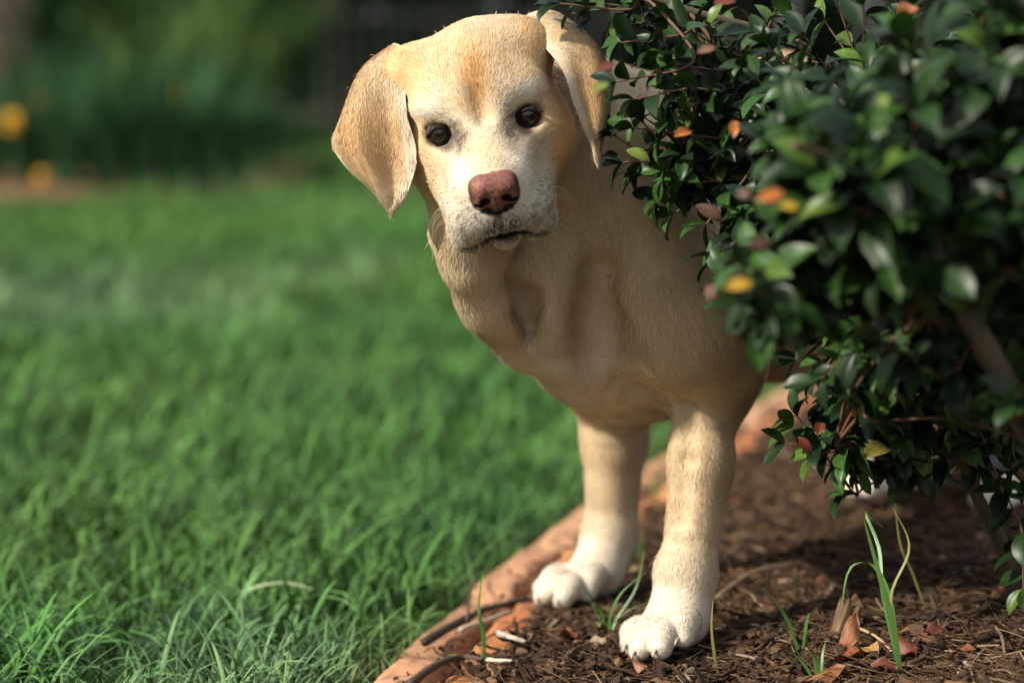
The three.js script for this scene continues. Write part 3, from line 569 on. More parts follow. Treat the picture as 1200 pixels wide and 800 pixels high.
// ---------------------------------------------------------------- mulch: bark shreds, chips and pine straw
{
  const R = rng(51);
  const chip = (L, W, T) => { const n = 5, pos = [], idx = []; for (let i = 0; i <= n; i++) { const t = i / n, k = (i === 0 || i === n ? 0.35 : 1) * (0.7 + 0.5 * R()), y = (R() - 0.5) * T * 1.2, sh = (R() - 0.5) * W * 0.5; for (const [a, b] of [[-1, -1], [1, -1], [1, 1], [-1, 1]]) pos.push((t - 0.5) * L + (R() - 0.5) * L * 0.06, y + b * T * 0.5 * k, a * W * 0.5 * k + sh); } for (let i = 0; i < n; i++) for (let s = 0; s < 4; s++) { const a = i * 4 + s, b = i * 4 + (s + 1) % 4; idx.push(a, b, a + 4, b, b + 4, a + 4); } idx.push(0, 2, 1, 0, 3, 2, n * 4, n * 4 + 1, n * 4 + 2, n * 4, n * 4 + 2, n * 4 + 3); const g = geo(pos, idx).toNonIndexed(); g.computeVertexNormals(); return g; };
  const straw = (L) => { const b = (R() - 0.5) * L * 0.5, c = (R() - 0.5) * L * 0.3; return tube(curve([V(-L / 2, 0, 0), V(-L / 6, b * 0.3, b), V(L / 5, c * 0.4, c), V(L / 2, 0.002, -b * 0.4)], 8), 0.0006, 0.0004, 4); };
  const clod = (r) => { const g = new THREE.IcosahedronGeometry(r, 1), P = g.attributes.position; for (let i = 0; i < P.count; i++) { const v = V().fromBufferAttribute(P, i), k = 0.6 + 0.9 * noise(v.x * 400, v.y * 400, v.z * 400); P.setXYZ(i, v.x * k, v.y * k * 0.8, v.z * k); } g.computeVertexNormals(); return g; };
  const kinds = [chip(0.032, 0.005, 0.004), chip(0.018, 0.006, 0.005), chip(0.05, 0.004, 0.003), chip(0.011, 0.005, 0.004), chip(0.034, 0.0028, 0.0025), chip(0.022, 0.008, 0.004), straw(0.06), straw(0.045), straw(0.08), straw(0.03), clod(0.006), clod(0.004)];
  const mulchMat = std('rotting bark mulch', [1, 1, 1], 0.85, { specularIntensity: 0.35 });
  const M = kinds.map(() => []), C = kinds.map(() => []);
  const put = (k, x, z, lift, sc) => {
    const y = bedHeight(x, z), s = k > 5 && k < 10;
    M[k].push(TR(V(x, y + lift, z), EU((R() - 0.5) * (s ? 0.5 : 1.4), R() * 6.28, (R() - 0.5) * (s ? 0.5 : 0.9)), sc * (0.6 + 0.8 * R())));
    const t = R(), b = 0.5 + 0.9 * R(), n = noise(x * 5, 9, z * 5);
    let c = t < 0.50 ? [0.040, 0.024, 0.016] : t < 0.85 ? [0.080, 0.046, 0.028] : t < 0.97 ? [0.13, 0.070, 0.038] : [0.26, 0.19, 0.13];
    if (s) c = t < 0.6 ? [0.085, 0.047, 0.025] : t < 0.9 ? [0.15, 0.088, 0.045] : [0.30, 0.22, 0.13];
    C[k].push(RGB(c[0] * b * (0.7 + 0.5 * n), c[1] * b * (0.7 + 0.5 * n), c[2] * b * (0.7 + 0.5 * n)));
  };
  for (const [z0, z1, dens] of [[-1.7, -2.9, 24000], [-2.9, -4.2, 7500], [-4.2, -6.5, 2500]]) {
    const n = Math.round((z0 - z1) * 1.9 * dens);
    for (let i = 0; i < n; i++) {
      const z = lerp(z0, z1, R()), x = -0.35 + R() * 1.9; if (!inView(x, z, 1.4)) continue;
      const [s] = bedSide(x, z); if (s < 0.10 + R() * 0.08) { if (!(s > 0.06 && R() < 0.05)) continue; }
      const near = smoothstep(x, 0.05, 0.3), t = R(), k = t < 0.26 + 0.2 * near ? 6 + Math.floor(R() * 4) : t < 0.36 + 0.4 * near ? 10 + Math.floor(R() * 2) : Math.floor(R() * 6);
      put(k, x, z, k > 9 ? -0.004 + R() * 0.006 : -0.004 + R() * 0.014, k > 5 ? 1 : 0.9);
    }
  }
  // crumbs spilled over the bricks and into their joints
  for (let i = 0; i < 450; i++) { const p = EDGEPTS[Math.floor(R() * 120)], t = 0.058 + (R() - 0.5) * 0.02 + (R() < 0.15 ? (R() - 0.5) * 0.09 : 0), x = p.x + t + (R() - 0.5) * 0.02, z = p.z + (R() - 0.5) * 0.05; M[3].push(TR(V(x, 0.012 + R() * 0.008, z), EU(R() * 6, R() * 6, R() * 6), 0.3 + R() * 0.6)); C[3].push(RGB(0.05, 0.03, 0.02)); }
  const mulch = new THREE.Group(); mulch.name = 'mulch'; scene.add(mulch); tag(mulch, 'dark shredded bark mulch and pine straw covering the bed', null, null, 'stuff');
  kinds.forEach((g, i) => instanced(i > 9 ? 'soil_crumbs' : i > 5 ? 'pine_straw' : 'bark_chips', g, mulchMat, M[i], C[i], mulch));
}

// ---------------------------------------------------------------- leaves, twigs and sprigs on the bed
function leafGeo(L, W, { fold = 0.25, curl = 0.5, tip = 0.12, wave = 0, seed = 1, nu = 7, round = 0.62 } = {}) {
  const R = rng(seed), pos = [], idx = [], uv = [], ph = R() * 6;
  for (let i = 0; i <= nu; i++) {
    const t = i / nu, w = W * 0.5 * (i === 0 ? 0.06 : Math.sin(Math.PI * Math.pow(t, round + 0.35)) ** 0.72 * (t > 0.98 ? 0 : 1) + 0.02), a = curl * t, y = -Math.sin(a) * t * L * 0.5 - tip * L * Math.max(0, t - 0.75) ** 2 * 4, x = L * t * (1 - 0.15 * curl * t);
    for (const v of [-1, -0.5, 0, 0.5, 1]) { const av = Math.abs(v); pos.push(x, y + fold * w * (1.3 * av - 0.5 * av * av) + wave * L * Math.sin(ph + t * 8 + v * 2) * (0.3 + av) * 0.09, v * w); uv.push(t, v * 0.5 + 0.5); }
  }
  for (let i = 0; i < nu; i++) for (let j = 0; j < 4; j++) { const a = i * 5 + j; idx.push(a, a + 1, a + 5, a + 1, a + 6, a + 5); }
  return geo(pos, idx, { uv });
}
function leafTexture(seed, veinGain) {
  const W = 128, H = 64, d = new Uint8Array(W * H * 4);
  for (let y = 0; y < H; y++) for (let x = 0; x < W; x++) {
    const u = x / W, v = Math.abs(y / H - 0.5) * 2, mid = gauss(v, 0.06), side = Math.pow(Math.abs(Math.sin((u * 8 - v * 1.6) * Math.PI)), 14) * (1 - v) * 0.6, n = fbm(x * 0.09 + seed, y * 0.12, seed), o = (y * W + x) * 4;
    const k = clamp(0.62 + 0.33 * (n - 0.5) * 2 + veinGain * (mid + side * 0.5) - 0.1 * v * v, 0, 1); d[o] = d[o + 1] = d[o + 2] = Math.round(255 * k); d[o + 3] = 255;
  }
  const t = new THREE.DataTexture(d, W, H); t.magFilter = THREE.LinearFilter; t.needsUpdate = true; return t;
}
const LT = leafTexture(3, 0.28), LT2 = leafTexture(8, -0.2);
const dryMats = [[0.34, 0.085, 0.025], [0.22, 0.05, 0.02], [0.40, 0.15, 0.055], [0.26, 0.12, 0.06], [0.50, 0.27, 0.07]].map((c) => std('dry fallen leaf', c, 0.6, { map: LT2, transmission: 0.15 }));
{
  const g = [0, 1, 2].map((i) => leafGeo(0.034, 0.017, { fold: [0.9, -0.6, 0.5][i], curl: [1.2, -1.0, 0.6][i], wave: 1, seed: 5 + i }));
  const spots = [[1012, 772, 0, 3.0, 'broad curled copper coloured fallen leaf in the clump before the bark stump', 1.25], [990, 764, 2, 1.2, 'upright rusty fallen leaf rising from the leaf clump by the stump', 1.1], [1003, 785, 3, 0.4, 'pale brown fallen leaf folded at the front of the leaf clump', 1.2], [1030, 770, 4, 2.2, 'yellowish fallen leaf at the right side of the leaf clump', 0.9],
    [1073, 771, 1, 1.9, 'dark red fallen leaf right of the tall green sprig', 1.0], [1083, 745, 1, 0.2, 'small red brown fallen leaf behind the tall green sprig', 0.8], [1142, 769, 0, 2.9, 'orange red fallen leaf lying alone near the shrub stem', 0.8], [738, 768, 0, 0.6, 'red brown leaf tucked against the toes of the near paw', 0.85], [953, 688, 2, 0.2, 'orange fallen leaf lying on mulch beyond the bark stump', 1.0], [1020, 684, 0, 1.0, 'small orange fallen leaf under the shrub behind the sprig', 0.8],
    [935, 797, 2, 0.1, 'tan fallen leaf cut by the bottom edge of the view', 1.1], [676, 750, 0, 2.4, 'rust coloured leaf scrap beside the grass sprig between the paws', 0.8], [700, 742, 1, 0.9, 'dark rust leaf scrap left of the near paw', 0.7], [1170, 692, 0, 0.6, 'rust coloured fallen leaf at the foot of the shrub stem', 0.8], [1052, 790, 1, 2.6, 'small brown leaf right of the sprig base at the bottom', 0.8], [1105, 610, 3, 0.8, 'large pale brown leaf on the mulch under the shrub', 1.5], [757, 790, 2, 2.0, 'orange leaf scrap below the near paw', 0.6], [930, 745, 4, 1.0, 'yellow leaf scrap left of the bark stump', 0.7]];
  const R = rng(71);
  spots.forEach(([x, y, c, yaw, label, sc], i) => { const p = groundAt(x, y, 0.035); for (let k = 0; k < 3; k++) p.copy(groundAt(x, y, bedHeight(p.x, p.z) + 0.008)); const m = mesh('fallen_leaf', g[i % 3], dryMats[c]); m.position.copy(p).add(V(0, 0.004, 0)); m.rotation.set((R() - 0.5) * 0.9, yaw, (R() - 0.3) * 0.7, 'YXZ'); m.scale.setScalar(sc); tag(m, label, 'leaf', 'fallen leaves on the mulch'); });
}
const onBed = (x, y, up = 0) => { let p = groundAt(x, y, 0.03); for (let k = 0; k < 4; k++) p = groundAt(x, y, bedSide(p.x, p.z)[0] > 0.1 ? bedHeight(p.x, p.z) + up : 0.012 + up); return p; };
{ // stump of bark, sticks
  const p = onBed(985, 748), pos = [], R = rng(5), wood = std('split grey brown wood', [1, 1, 1], 0.9, { vertexColors: true, specularIntensity: 0.2 }), idx = [], col = [], n = 40, rows = 14;
  for (let j = 0; j <= rows; j++) for (let i = 0; i < n; i++) { const a = i / n * 6.283, t = j / rows, rr = 1 + 0.5 * (noise(Math.cos(a) * 3, Math.sin(a) * 3, 2) - 0.5) + 0.3 * (noise(i * 0.9, t * 1.2, 9) - 0.5), top = 0.036 + 0.018 * noise(Math.cos(a) * 4 + 4, Math.sin(a) * 4, 7) ; pos.push(Math.cos(a) * 0.0125 * rr * (1 - 0.1 * t) + 0.005 * t, t * top - 0.006, Math.sin(a) * 0.008 * rr); const k = 0.15 + 1.4 * noise(i * 1.1, t * 2.5, 3); col.push(0.18 * k, 0.115 * k, 0.066 * k); }
  for (let j = 0; j < rows; j++) for (let i = 0; i < n; i++) { const a = j * n + i, b = j * n + (i + 1) % n; idx.push(a, a + n, b, b, a + n, b + n); }
  const o = pos.length / 3; pos.push(0.005, 0.034, 0); col.push(0.10, 0.06, 0.035); for (let i = 0; i < n; i++) idx.push(o, rows * n + (i + 1) % n, rows * n + i);
  const m = mesh('bark_stump', geo(pos, idx, { col }), wood); m.position.copy(p); m.rotation.z = -0.12; tag(m, 'short split piece of wood standing upright in the mulch', 'wood');
  const stick = (name, pts, r0, r1, c, label, group) => { const q = pts.map(([x, y, u]) => onBed(x, y, u ?? 0.006)), c0 = q[0].clone(); const s = mesh(name, tube(curve(q.map((v) => v.clone().sub(c0)), 14), r0, r1, 7, 0.35, pts[0][0]), std('stick bark', c, 0.85)); s.position.copy(c0); tag(s, label, 'stick', group); };
  const G = 'sticks and bark strips on the bed edge';
  stick('stick', [[497, 752, 0.012], [540, 728, 0.014], [575, 712, 0.013], [618, 702, 0.014]], 0.0052, 0.003, [0.045, 0.03, 0.022], 'dark stick lying along the joint of the edging bricks', G);
  stick('stick', [[547, 727, 0.018], [553, 690, 0.016], [560, 668, 0.014]], 0.0016, 0.001, [0.08, 0.05, 0.035], 'thin dark twig crossing the outer edging brick', G);
  stick('bark_strip', [[540, 738, 0.02], [580, 724, 0.02], [600, 716, 0.018]], 0.0036, 0.002, [0.42, 0.33, 0.23], 'pale wood strip beside the dark stick on the bricks', G);
  stick('bark_strip', [[585, 742, 0.016], [600, 747, 0.02], [616, 752, 0.018]], 0.0035, 0.002, [0.42, 0.36, 0.29], 'pale grey splinter on the mulch by the bricks', G);
  stick('bark_strip', [[572, 773, 0.014], [585, 774, 0.017], [600, 774, 0.016]], 0.0026, 0.0016, [0.46, 0.40, 0.32], 'short pale splinter lower on the mulch by the bricks', G);
  stick('stick', [[480, 800, 0.014], [520, 775, 0.017], [545, 770, 0.014], [565, 772, 0.013]], 0.0045, 0.002, [0.07, 0.045, 0.03], 'brown stick on the nearest edging bricks at the bottom', G);
  stick('stick', [[1003, 734, 0.01], [1030, 748, 0.016], [1046, 763, 0.008]], 0.0016, 0.0012, [0.40, 0.27, 0.15], 'thin straw coloured stick right of the wood stump', G);
  stick('stick', [[1145, 757, 0.012], [1172, 756, 0.014]], 0.0013, 0.001, [0.24, 0.15, 0.09], 'thin horizontal twig left of the shrub foot', G);
  stick('stick', [[1168, 735, 0.012], [1176, 752, 0.02], [1178, 770, 0.01]], 0.0018, 0.0014, [0.14, 0.09, 0.06], 'short forked twig standing near the shrub foot', G);
  stick('stick', [[840, 700, 0.012], [880, 672, 0.014], [935, 660, 0.012]], 0.0028, 0.002, [0.20, 0.12, 0.075], 'brown stick on the mulch right of the near leg', G);
}
{ // one long pale blade lying over in the lawn
  const a = groundAt(268, 706, 0.02), d = a.clone().sub(EYE).dot(FW), m = mesh('pale_grass_blade', tube(curve([[278, 697], [300, 688], [330, 683], [352, 686], [366, 690]].map(([x, y], i) => at(x, y, d - i * 0.004).sub(a)), 16), 0.0022, 0.0008, 6), std('pale bent grass blade', [0.36, 0.46, 0.26], 0.4));
  m.position.copy(a); tag(m, 'long pale grass blade bent over above the front of the lawn', 'grass blade');
}
{ // green sprigs growing through the mulch
  const gm = std('green grass sprig', [0.10, 0.22, 0.045], 0.45, { transmission: 0.35 }), ym = std('yellowing grass stem', [0.30, 0.27, 0.08], 0.5, { transmission: 0.3 });
  const ribbon = (pts, w) => { const c = curve(pts, 16), pos = [], idx = []; c.forEach((p, i) => { const t = i / 16, k = w * Math.min(1, 0.45 + t * 1.6) * Math.sqrt(Math.max(0, 1 - t ** 2.2)), a = t * 1.2, sx = V(Math.cos(a), 0.1, Math.sin(a)); for (const v of [-1, 0, 1]) { const q = p.clone().addScaledVector(sx, v * k); pos.push(q.x, q.y - (v ? 0 : k * 0.4), q.z); } }); for (let i = 0; i < 16; i++) for (let j = 0; j < 2; j++) { const a = i * 3 + j; idx.push(a, a + 1, a + 3, a + 1, a + 4, a + 3); } return geo(pos, idx); };
  const G = 'grass sprigs in the mulch';
  // each: foot pixel, list of blades as pixel paths (drawn at the foot's own distance, leaning in depth), label
  const sprig = (foot, blades, label) => {
    const p = onBed(...foot), d = p.clone().sub(EYE).dot(FW), r = base('grass_sprig', p); tag(r, label, 'grass sprig', G);
    blades.forEach(([path, w, yellow], i) => { const pts = [[foot[0], foot[1]], ...path].map(([x, y], k) => at(x, y, d + (k ? ((i * 37 % 7) - 3) * 0.006 * k : 0)).sub(p)); pts[0].y -= 0.01; mesh('blade', ribbon(pts, w), yellow ? ym : gm, r); });
  };
  sprig([1058, 792], [[[[1046, 730], [1030, 670], [1012, 606]], 0.0036], [[[1044, 700], [1066, 640], [1044, 590]], 0.0015, 1], [[[1040, 690], [1020, 660], [998, 664], [985, 720]], 0.0024], [[[1034, 690], [1030, 640], [1015, 600], [1042, 625]], 0.0022]], 'tall green grass sprig standing before the shrub with several blades');
  sprig([1088, 712], [[[[1070, 672], [1056, 640], [1048, 580]], 0.0014, 1]], 'thin straw coloured stem leaning left under the shrub');
  sprig([985, 640], [[[[990, 610], [1005, 590], [1020, 583]], 0.0014]], 'thin arching green blade beneath the shrub tip');
  sprig([940, 770], [[[[925, 730], [905, 700], [875, 672]], 0.0022], [[[944, 740], [948, 720], [952, 718]], 0.0018], [[[930, 745], [918, 735]], 0.0014]], 'green sprig of leaning blades left of the wood stump');
  sprig([962, 800], [[[[955, 770], [945, 755]], 0.003], [[[940, 775], [920, 760], [895, 764]], 0.002], [[[964, 770], [968, 750]], 0.0015]], 'grass sprig cut by the bottom edge left of the stump');
  sprig([932, 714], [[[[935, 690], [934, 665]], 0.0016, 1]], 'single upright blade on the mulch right of the near leg');
  sprig([712, 748], [[[[704, 715], [693, 700], [679, 682]], 0.0026], [[[716, 720], [728, 695], [760, 668]], 0.0016], [[[720, 730], [745, 690], [756, 640]], 0.0018], [[[700, 730], [680, 736], [672, 760]], 0.0012, 1], [[[716, 735], [735, 716], [778, 700]], 0.0014], [[[706, 735], [690, 700]], 0.0012]], 'tuft of green blades between the two white front paws');
  sprig([750, 660], [[[[751, 640], [753, 620]], 0.0020], [[[745, 645], [735, 640]], 0.0014]], 'small green sprig behind the far front paw');
  sprig([568, 778], [[[[566, 740], [561, 715], [566, 668]], 0.0030], [[[560, 755], [552, 765]], 0.001, 1]], 'single twisted green blade before the edging bricks');
  sprig([845, 792], [[[[838, 770], [834, 735], [836, 700]], 0.0018, 1]], 'blurred yellow green blade right of the near paw');
  sprig([770, 590], [[[[768, 560], [776, 535]], 0.002], [[[775, 570], [790, 545]], 0.0016], [[[765, 575], [752, 560]], 0.0015]], 'green sprig on the bricks between the front legs');
}
// ---------------------------------------------------------------- the shrub
{
  const foot = onBed(1192, 705), R = rng(909);
  const shrub = base('leafy_shrub', foot); tag(shrub, 'dense evergreen shrub with glossy dark leaves hiding the dog behind it', 'shrub');
  const L = (p) => p.clone().sub(foot);
  const barkMat = std('grey brown shrub bark', [0.09, 0.062, 0.036], 0.85), twigMat = std('young reddish twig', [0.12, 0.055, 0.03], 0.7);
  const stems = [
    [[foot, at(1175, 640, 2.32), at(1150, 590, 2.28), at(1128, 540, 2.26), at(1090, 470, 2.24), at(1050, 400, 2.2)], 0.0085, 0.004],
    [[foot.clone().add(V(0.05, 0, 0.1)), at(1240, 580, 2.1), at(1196, 478, 1.86), at(1146, 390, 1.80), at(1100, 300, 1.8)], 0.017, 0.007],
    [[foot, at(1230, 560, 2.35), at(1220, 400, 2.25), at(1120, 200, 2.2), at(1000, 60, 2.15)], 0.014, 0.004],
    [[foot, at(1260, 560, 2.3), at(1320, 350, 2.1), at(1360, 100, 2.0)], 0.014, 0.005],
    [[at(1220, 400, 2.25), at(1080, 300, 2.2), at(930, 230, 2.15), at(850, 190, 2.12)], 0.006, 0.003],
    [[at(1120, 200, 2.2), at(950, 60, 2.18), at(800, 10, 2.15), at(720, -20, 2.14)], 0.006, 0.003],
    [[at(1140, 390, 1.86), at(1040, 350, 1.8), at(960, 330, 1.78)], 0.005, 0.0025],
    [[at(1100, 300, 1.8), at(1010, 200, 1.7), at(930, 170, 1.66)], 0.006, 0.003],
    [[at(1128, 540, 2.26), at(1050, 540, 2.2), at(980, 520, 2.17)], 0.004, 0.002],
    [[at(1200, 560, 2.25), at(1120, 480, 2.2), at(1000, 450, 2.2)], 0.005, 0.0025],
  ].map(([p, a, b], i) => { mesh('stem', tube(curve(p.map(L), 26), a, b, 9, 0.16, i + 3), barkMat, shrub); return curve(p, 20); });
  const nodes = stems.flatMap((c) => c.slice(5));
  // twigs: [tip, outward direction, leaf scale]
  const tips = [];
  const tw = (x, y, d, dx, dy, dz = 0, s = 1) => tips.push([at(x, y, d), V(dx, -dy, -dz).normalize(), s]);
  // the left outline, from the top down
  for (const a of [[656, 4, 2.13, -1, 0.1], [692, 22, 2.16, -1, 0.1], [700, 4, 2.16, -1, 0.1], [728, 50, 2.1, -1, 0.3], [722, 96, 2.07, -1, 0.3], [742, 116, 2.06, -1, 0.5], [742, 150, 2.08, -1, 0.1], [722, 160, 2.12, -0.8, -0.4], [730, 190, 2.12, -1, 0.25], [752, 205, 2.12, -1, 0.2], [775, 232, 2.12, -1, 0.35], [790, 250, 2.12, -0.8, 0.7], [800, 215, 2.1, -1, 0.3], [828, 262, 2.08, -0.6, 0.9], [838, 300, 2.08, -0.9, 0.5], [842, 330, 2.06, -1, 0.4], [862, 362, 2.05, -0.8, 0.6], [905, 392, 2.2, -0.9, 0.5], [900, 365, 2.2, -1, 0.2], [935, 420, 2.22, -0.9, 0.4], [955, 445, 2.22, -0.9, 0.6], [968, 470, 2.22, -0.7, 0.8], [930, 500, 2.2, -1, -0.2], [920, 520, 2.19, -1, 0.2], [935, 488, 2.2, -0.7, -0.8], [950, 535, 2.18, -0.9, 0.5], [985, 545, 2.18, -0.6, 0.9], [1010, 550, 2.2, -0.4, 1], [1040, 550, 2.22, 0, 1], [1075, 555, 2.24, 0.1, 1], [1110, 540, 2.2, -0.2, 0.9], [960, 505, 2.18, -0.9, -0.3], [990, 480, 2.22, -0.7, -0.6], [1040, 500, 2.24, -0.3, 0.5],
    [1120, 500, 2.12, -0.9, 0.2], [1150, 520, 2.1, -0.5, 0.6], [1135, 470, 2.15, -0.4, -0.8], [1200, 690, 2.2, 0, 1], [1208, 640, 2.25, 0.3, 0.8]]) tw(...a);
  // masses: centre pixel, distance, half sizes in pixels and metres, count
  const mass = (x, y, d, rx, ry, rd, n, s) => { for (let i = 0; i < n; i++) { const v = V(R() * 2 - 1, R() * 2 - 1, R() * 2 - 1); if (v.lengthSq() > 1) { i--; continue; } v.multiplyScalar(Math.pow(v.length(), -0.45)); const p = at(x + v.x * rx, y + v.y * ry, d + v.z * rd); tips.push([p, V(v.x * 1.1 - 0.35, -v.y + 0.35, -v.z * 1.2 + 0.25).add(V(R() - 0.5, R() - 0.5, R() - 0.5)).normalize(), s]); } };
  mass(842, 70, 2.16, 100, 80, 0.10, 32, 0.95);
  mass(800, 160, 2.12, 62, 60, 0.08, 22, 0.92);
  mass(900, 190, 2.12, 80, 110, 0.14, 32, 0.95);
  mass(1000, 90, 2.05, 130, 110, 0.18, 44, 1);
  mass(1080, 190, 1.74, 150, 140, 0.10, 46, 1.4);
  mass(1010, 260, 1.76, 95, 90, 0.08, 22, 1.1);
  mass(960, 200, 1.77, 60, 70, 0.07, 11, 1.15);
  mass(1180, 60, 1.77, 130, 100, 0.12, 30, 1.4);
  mass(910, 330, 1.76, 52, 55, 0.07, 12, 1.1);
  mass(1000, 380, 2.0, 80, 80, 0.12, 40, 0.95);
  mass(1120, 380, 1.95, 110, 90, 0.18, 70, 1);
  mass(1040, 480, 2.22, 85, 62, 0.08, 40, 0.95);
  mass(1165, 480, 2.28, 60, 70, 0.10, 34, 1);
  mass(1230, 260, 1.9, 120, 260, 0.25, 90, 1.1);
  mass(1150, 270, 2.25, 180, 200, 0.12, 80, 1);
  const leafVar = [0, 1, 2, 3, 4, 5].map((i) => leafGeo(0.035, 0.0165, { fold: 0.28 + 0.2 * (i % 3), curl: 0.25 + 0.28 * (i % 4), tip: 0.2, seed: 20 + i, round: 0.7 }));
  const greens = [[0.014, 0.038, 0.008], [0.008, 0.023, 0.006], [0.032, 0.080, 0.014], [0.065, 0.12, 0.016]];
  const leafMats = greens.map((c) => std('glossy evergreen leaf', c.map((v) => v * 1.6), 0.4, { map: LT, transmission: 0.16, specularIntensity: 0.5 }));
  const instMat = std('glossy evergreen leaf', [1, 1, 1], 0.4, { map: LT, transmission: 0.16, specularIntensity: 0.5 });
  const leaves = [], twigs = [], Z = V(0, 1, 0);
  for (const [tip, dir, s] of tips) {
    let best = null, bd = 1e9; for (const n of nodes) { const d = n.distanceToSquared(tip); if (d < bd) { bd = d; best = n; } }
    const len = 0.055 + R() * 0.04, root = tip.clone().addScaledVector(dir, -len).lerp(best, 0.12).add(V(0, -0.012, 0));
    const link = best.clone().lerp(root, 0.5).add(V(0, 0.01, 0)), path = curve([best, link, root, tip], 18), part = path.slice(9);
    twigs.push(tube(part.map(L), 0.0016, 0.0008, 5)); if (R() < 0.6) twigs.push(tube(path.slice(0, 10).map(L), 0.0024, 0.0016, 5));
    const n = 5 + Math.floor(R() * 3); let spin = R() * 6.28;
    for (let i = 0; i < n + 3; i++) {
      const term = i >= n, t = term ? 1 : 0.25 + 0.75 * i / n, p = part[Math.min(part.length - 1, Math.floor(t * (part.length - 1)))], ax = dir;
      spin += 2.4 + R() * 0.4;
      const a = V(0.3, 0.9, 0.2).cross(ax).normalize(), b = a.clone().cross(ax), out = a.multiplyScalar(Math.cos(spin)).addScaledVector(b, Math.sin(spin)), f = out.multiplyScalar(term ? 0.75 : 1).addScaledVector(ax, term ? 0.9 : 0.45).add(V(0, 0.12, 0)).normalize();
      const up = V(0, 1, 0).addScaledVector(ax, 0.6).add(V(-0.25, 0, 0.2)); up.addScaledVector(f, -up.dot(f)).normalize();
      const side = f.clone().cross(up).normalize(), q = new THREE.Quaternion().setFromRotationMatrix(new THREE.Matrix4().makeBasis(f, up, side)).multiply(EU((R() - 0.5) * 0.8, 0, (R() - 0.5) * 0.5));
      const sc = s * (term ? 0.72 + 0.3 * R() : 0.85 + 0.4 * R());
      leaves.push({ m: TR(L(p), q, V(sc, sc, sc)), p: p.clone(), c: R() < 0.05 ? 3 : Math.floor(R() * 3), v: Math.floor(R() * 6), size: sc / p.distanceTo(EYE) });
    }
  }
  mesh('twigs', mergeGeometries(twigs), twigMat, shrub).userData.kind = 'stuff';
  // the leaves that show largest are parts of their own
  const shown = (l) => { const v = l.p.clone().sub(EYE), d = v.dot(FW), x = 600 + v.x / d * F, y = 400 - v.dot(UPC) / d * F; return x < 1200 && y > 0 && y < 800 ? [x, y, d] : null; };
  const score = (l) => { const q = shown(l); if (!q) return -1; return l.size * (1 + 0.5 * hash3(Math.round(q[0]), Math.round(q[1]), 3)) + (q[0] < 980 && q[1] > 110 || q[1] > 400 ? 0.22 : 0) + (q[2] < 1.8 ? 0.1 : 0); };
  leaves.forEach((l) => { l.k = score(l); }); leaves.sort((a, b) => b.k - a.k);
  leaves.slice(0, 290).forEach((l) => { const m = mesh('leaf', leafVar[l.v], leafMats[l.c], shrub); m.matrix.copy(l.m); m.matrix.decompose(m.position, m.quaternion, m.scale); });
  const rest = leaves.slice(290);
  for (let v = 0; v < 6; v++) { const sub = rest.filter((l) => l.v === v); instanced('foliage', leafVar[v], instMat, sub.map((l) => l.m), sub.map((l) => { const c = greens[l.c], k = 1.6 * (0.75 + 0.5 * R()); return RGB(c[0] * k, c[1] * k, c[2] * k); }), shrub); }
  console.log('shrub leaves', leaves.length);
  // turned leaves, each picked out by its colour
  const cl = { orange: [0.85, 0.24, 0.01], yellow: [0.88, 0.50, 0.015], red: [0.30, 0.06, 0.02], pink: [0.42, 0.19, 0.12], brown: [0.16, 0.06, 0.025], olive: [0.34, 0.30, 0.05], lime: [0.30, 0.42, 0.05] };
  const cm = {}; for (const k in cl) cm[k] = std('turned shrub leaf', cl[k], 0.45, { map: LT2, transmission: 0.35 });
  for (const [x, y, d, c, yaw, roll, s] of [[900, 234, 1.60, 'orange', 0.2, 0.9, 0.62], [922, 241, 1.595, 'yellow', -0.3, 0.7, 0.42], [886, 230, 1.605, 'pink', 2.6, 0.9, 0.3], [862, 337, 1.62, 'yellow', 0.1, 1.0, 0.62], [838, 350, 1.62, 'pink', 1.3, 1.0, 0.38], [826, 62, 1.9, 'pink', 0.3, 0.9, 0.5], [869, 161, 1.9, 'orange', 1.3, 1.1, 0.55], [1012, 487, 2.12, 'orange', 0.1, 0.8, 0.95], [890, 291, 1.62, 'brown', 0.4, 1, 0.6], [1028, 537, 2.13, 'olive', 0.5, 0.8, 1.1], [1070, 24, 1.85, 'orange', 0.9, 0.9, 0.9], [846, 4, 1.98, 'red', 0.1, 0.8, 0.6], [708, 82, 1.9, 'red', 0.3, 1.0, 0.5], [1045, 128, 1.6, 'lime', 1.4, 0.9, 0.5], [828, 240, 2.05, 'brown', -0.7, 0.9, 0.8], [800, 160, 2.02, 'orange', 0.4, 1, 0.6], [945, 512, 2.1, 'red', -1.0, 0.9, 0.6], [968, 510, 2.1, 'red', 1.2, 0.9, 0.6], [930, 165, 1.98, 'orange', 1.2, 1, 0.6], [745, 176, 2.07, 'lime', -0.5, 0.9, 0.7], [702, 106, 1.85, 'lime', 0.4, 0.9, 0.5]]) {
    const m = mesh('leaf', leafVar[Math.floor(x) % 6], cm[c], shrub); m.position.copy(L(at(x, y, d))); m.scale.setScalar(s); m.rotation.set(roll, yaw, 0.15, 'ZXY'); m.userData.label = { orange: 'orange leaf', yellow: 'yellow leaf', red: 'red brown leaf', pink: 'pinkish dry leaf', brown: 'brown leaf', olive: 'olive yellow leaf', lime: 'pale lime leaf' }[c];
    m.position.add(V(-0.012 * s, 0, 0));
  }
}

